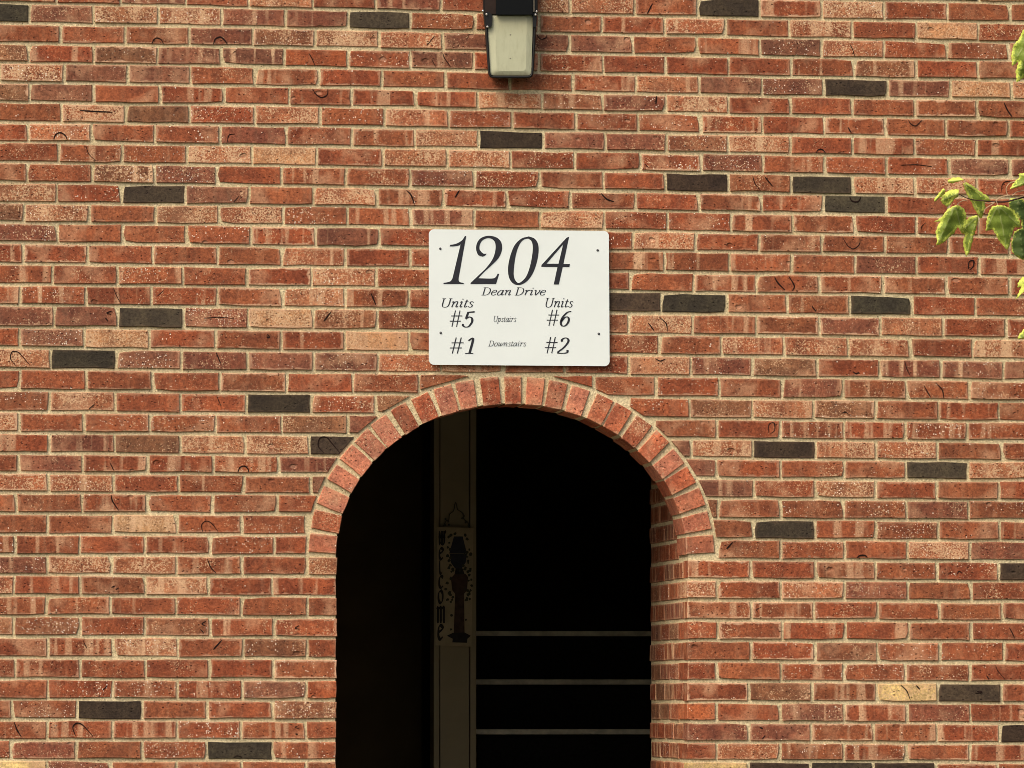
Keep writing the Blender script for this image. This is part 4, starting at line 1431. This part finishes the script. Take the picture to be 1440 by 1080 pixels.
leaf(big([(372,50),(355,58),(342,90),(322,110),(313,150),(317,188),(340,172),(329,210),(334,248),(360,228),(392,205),(425,178),(432,120),(402,66)]), (392 * s3, 62 * s3), (335 * s3, 244 * s3), YB - 0.05, 0.52, 0.0, [(317 * s3, 184 * s3)], zf=uz3)
leaf(big([(352,952),(336,972),(338,990),(350,984),(329,1034),(345,1018),(372,990),(410,970),(430,940),(390,930)]), (425 * s3, 942 * s3), (332 * s3, 1030 * s3), YB - 0.05, 0.95, 0.0, zf=uz3)
kz3 = lambda x, y, Y=YB: at(1380 + x / 8.3, 370 + y / 8.3, Y)
leaf([(425,885),(440,840),(480,790),(520,750),(600,735),(680,790),(640,860),(560,900),(500,880)], (670,800), (430,882), YB - 0.04, 0.35, 0.0, zf=kz3)
# twig, petioles, limb and trunk
tube('twig', [bz(x, y, YB + 0.005) for x, y in smooth_path([(375,330),(450,370),(540,395),(650,405),(770,415),(900,412),(1080,365),(1400,330)], 4)], 0.0012, 0.0030, MT['twig'], tree)
for P in ([(345,462),(370,430),(410,405),(465,395)], [(645,535),(655,500),(690,470),(760,425)], [(797,452),(785,420),(785,395),(830,370),(905,345)], [(905,345),(888,300),(892,255),(930,210),(1000,195),(1110,200)],
          [(950,352),(990,315),(1040,300),(1110,290)], [(1000,380),(1050,360),(1110,345)], [(770,400),(850,355),(930,345)], [(650,425),(700,432),(760,420)], [(430,178),(440,210),(432,230)], [(215,290),(260,288),(300,285)]):
    tube('petiole', [bz(x, y, YB - 0.002) for x, y in smooth_path(P, 4)], 0.0015, 0.0017, MT['petiole'], tree, 5)
tx, ty = tree.location.x, tree.location.y
tube('trunk', [(tx, ty, 0), (tx + .01, ty, 0.8), (tx - .02, ty + .01, 1.8), (tx + .03, ty, 2.7), (tx, ty + .02, 3.8), (tx + .04, ty, 4.9)], 0.055, 0.015, MT['bark'], tree, 10)
e0 = bz(1400, 330, YB + 0.005)
tube('limb', [e0, e0 + Vector((0.25, -0.04, -0.03)), e0 + Vector((0.6, -0.12, -0.22)), (tx, ty + 0.01, 2.45)], 0.0032, 0.014, MT['twig'], tree)
e1 = uz(432, 100, YB - 0.05)
tube('limb', [e1, e1 + Vector((0.4, 0, 0.05)), (tx, ty + 0.01, 3.0)], 0.002, 0.012, MT['twig'], tree)
e2 = uz(430, 940, YB - 0.05)
tube('limb', [e2, e2 + Vector((0.3, 0, 0.04)), (tx, ty + 0.01, 2.2)], 0.002, 0.012, MT['twig'], tree)
# crown beyond the frame
v, f, par = [], [], []
xmin = at(1440, 540, YB).x + 0.12
proto = [(0, 0), (.22, .10), (.50, .05), (.38, .38), (.20, .45), (.0, 1.0), (-.20, .45), (-.38, .38), (-.50, .05), (-.22, .10)]
cnt = 0
while cnt < 900:
    c = Vector((tx + rnd.gauss(0, 0.55), ty + rnd.gauss(0, 0.30), rnd.uniform(2.0, 5.3)))
    s = rnd.uniform(0.07, 0.11)
    if c.x - s < xmin or c.y > -0.15: continue
    a = rnd.uniform(0, 6.28)
    U = Vector((math.cos(a), math.sin(a), rnd.uniform(-.3, .3))).normalized()
    Vv = Vector((rnd.uniform(-.5, .5), rnd.uniform(-.5, .5), -1)).normalized()
    o = len(v)
    for (x, y) in proto:
        v.append(tuple(c + U * (x * s) + Vv * (y * s) + U.cross(Vv) * (abs(x) * s * 0.3)))
        par += [0.3, rnd.uniform(0.0, 0.6), 0.2, 0.0]
    f += [tuple(o + i for i in (0, 1, 2, 3, 4, 5)), tuple(o + i for i in (0, 5, 6, 7, 8, 9))]
    cnt += 1
cr = mesh_obj('crown', v, f, MT['leaf'], tree)
cr.data.attributes.new('lpar', 'FLOAT_COLOR', 'POINT').data.foreach_set('color', par)
tag(cr, kind='stuff')
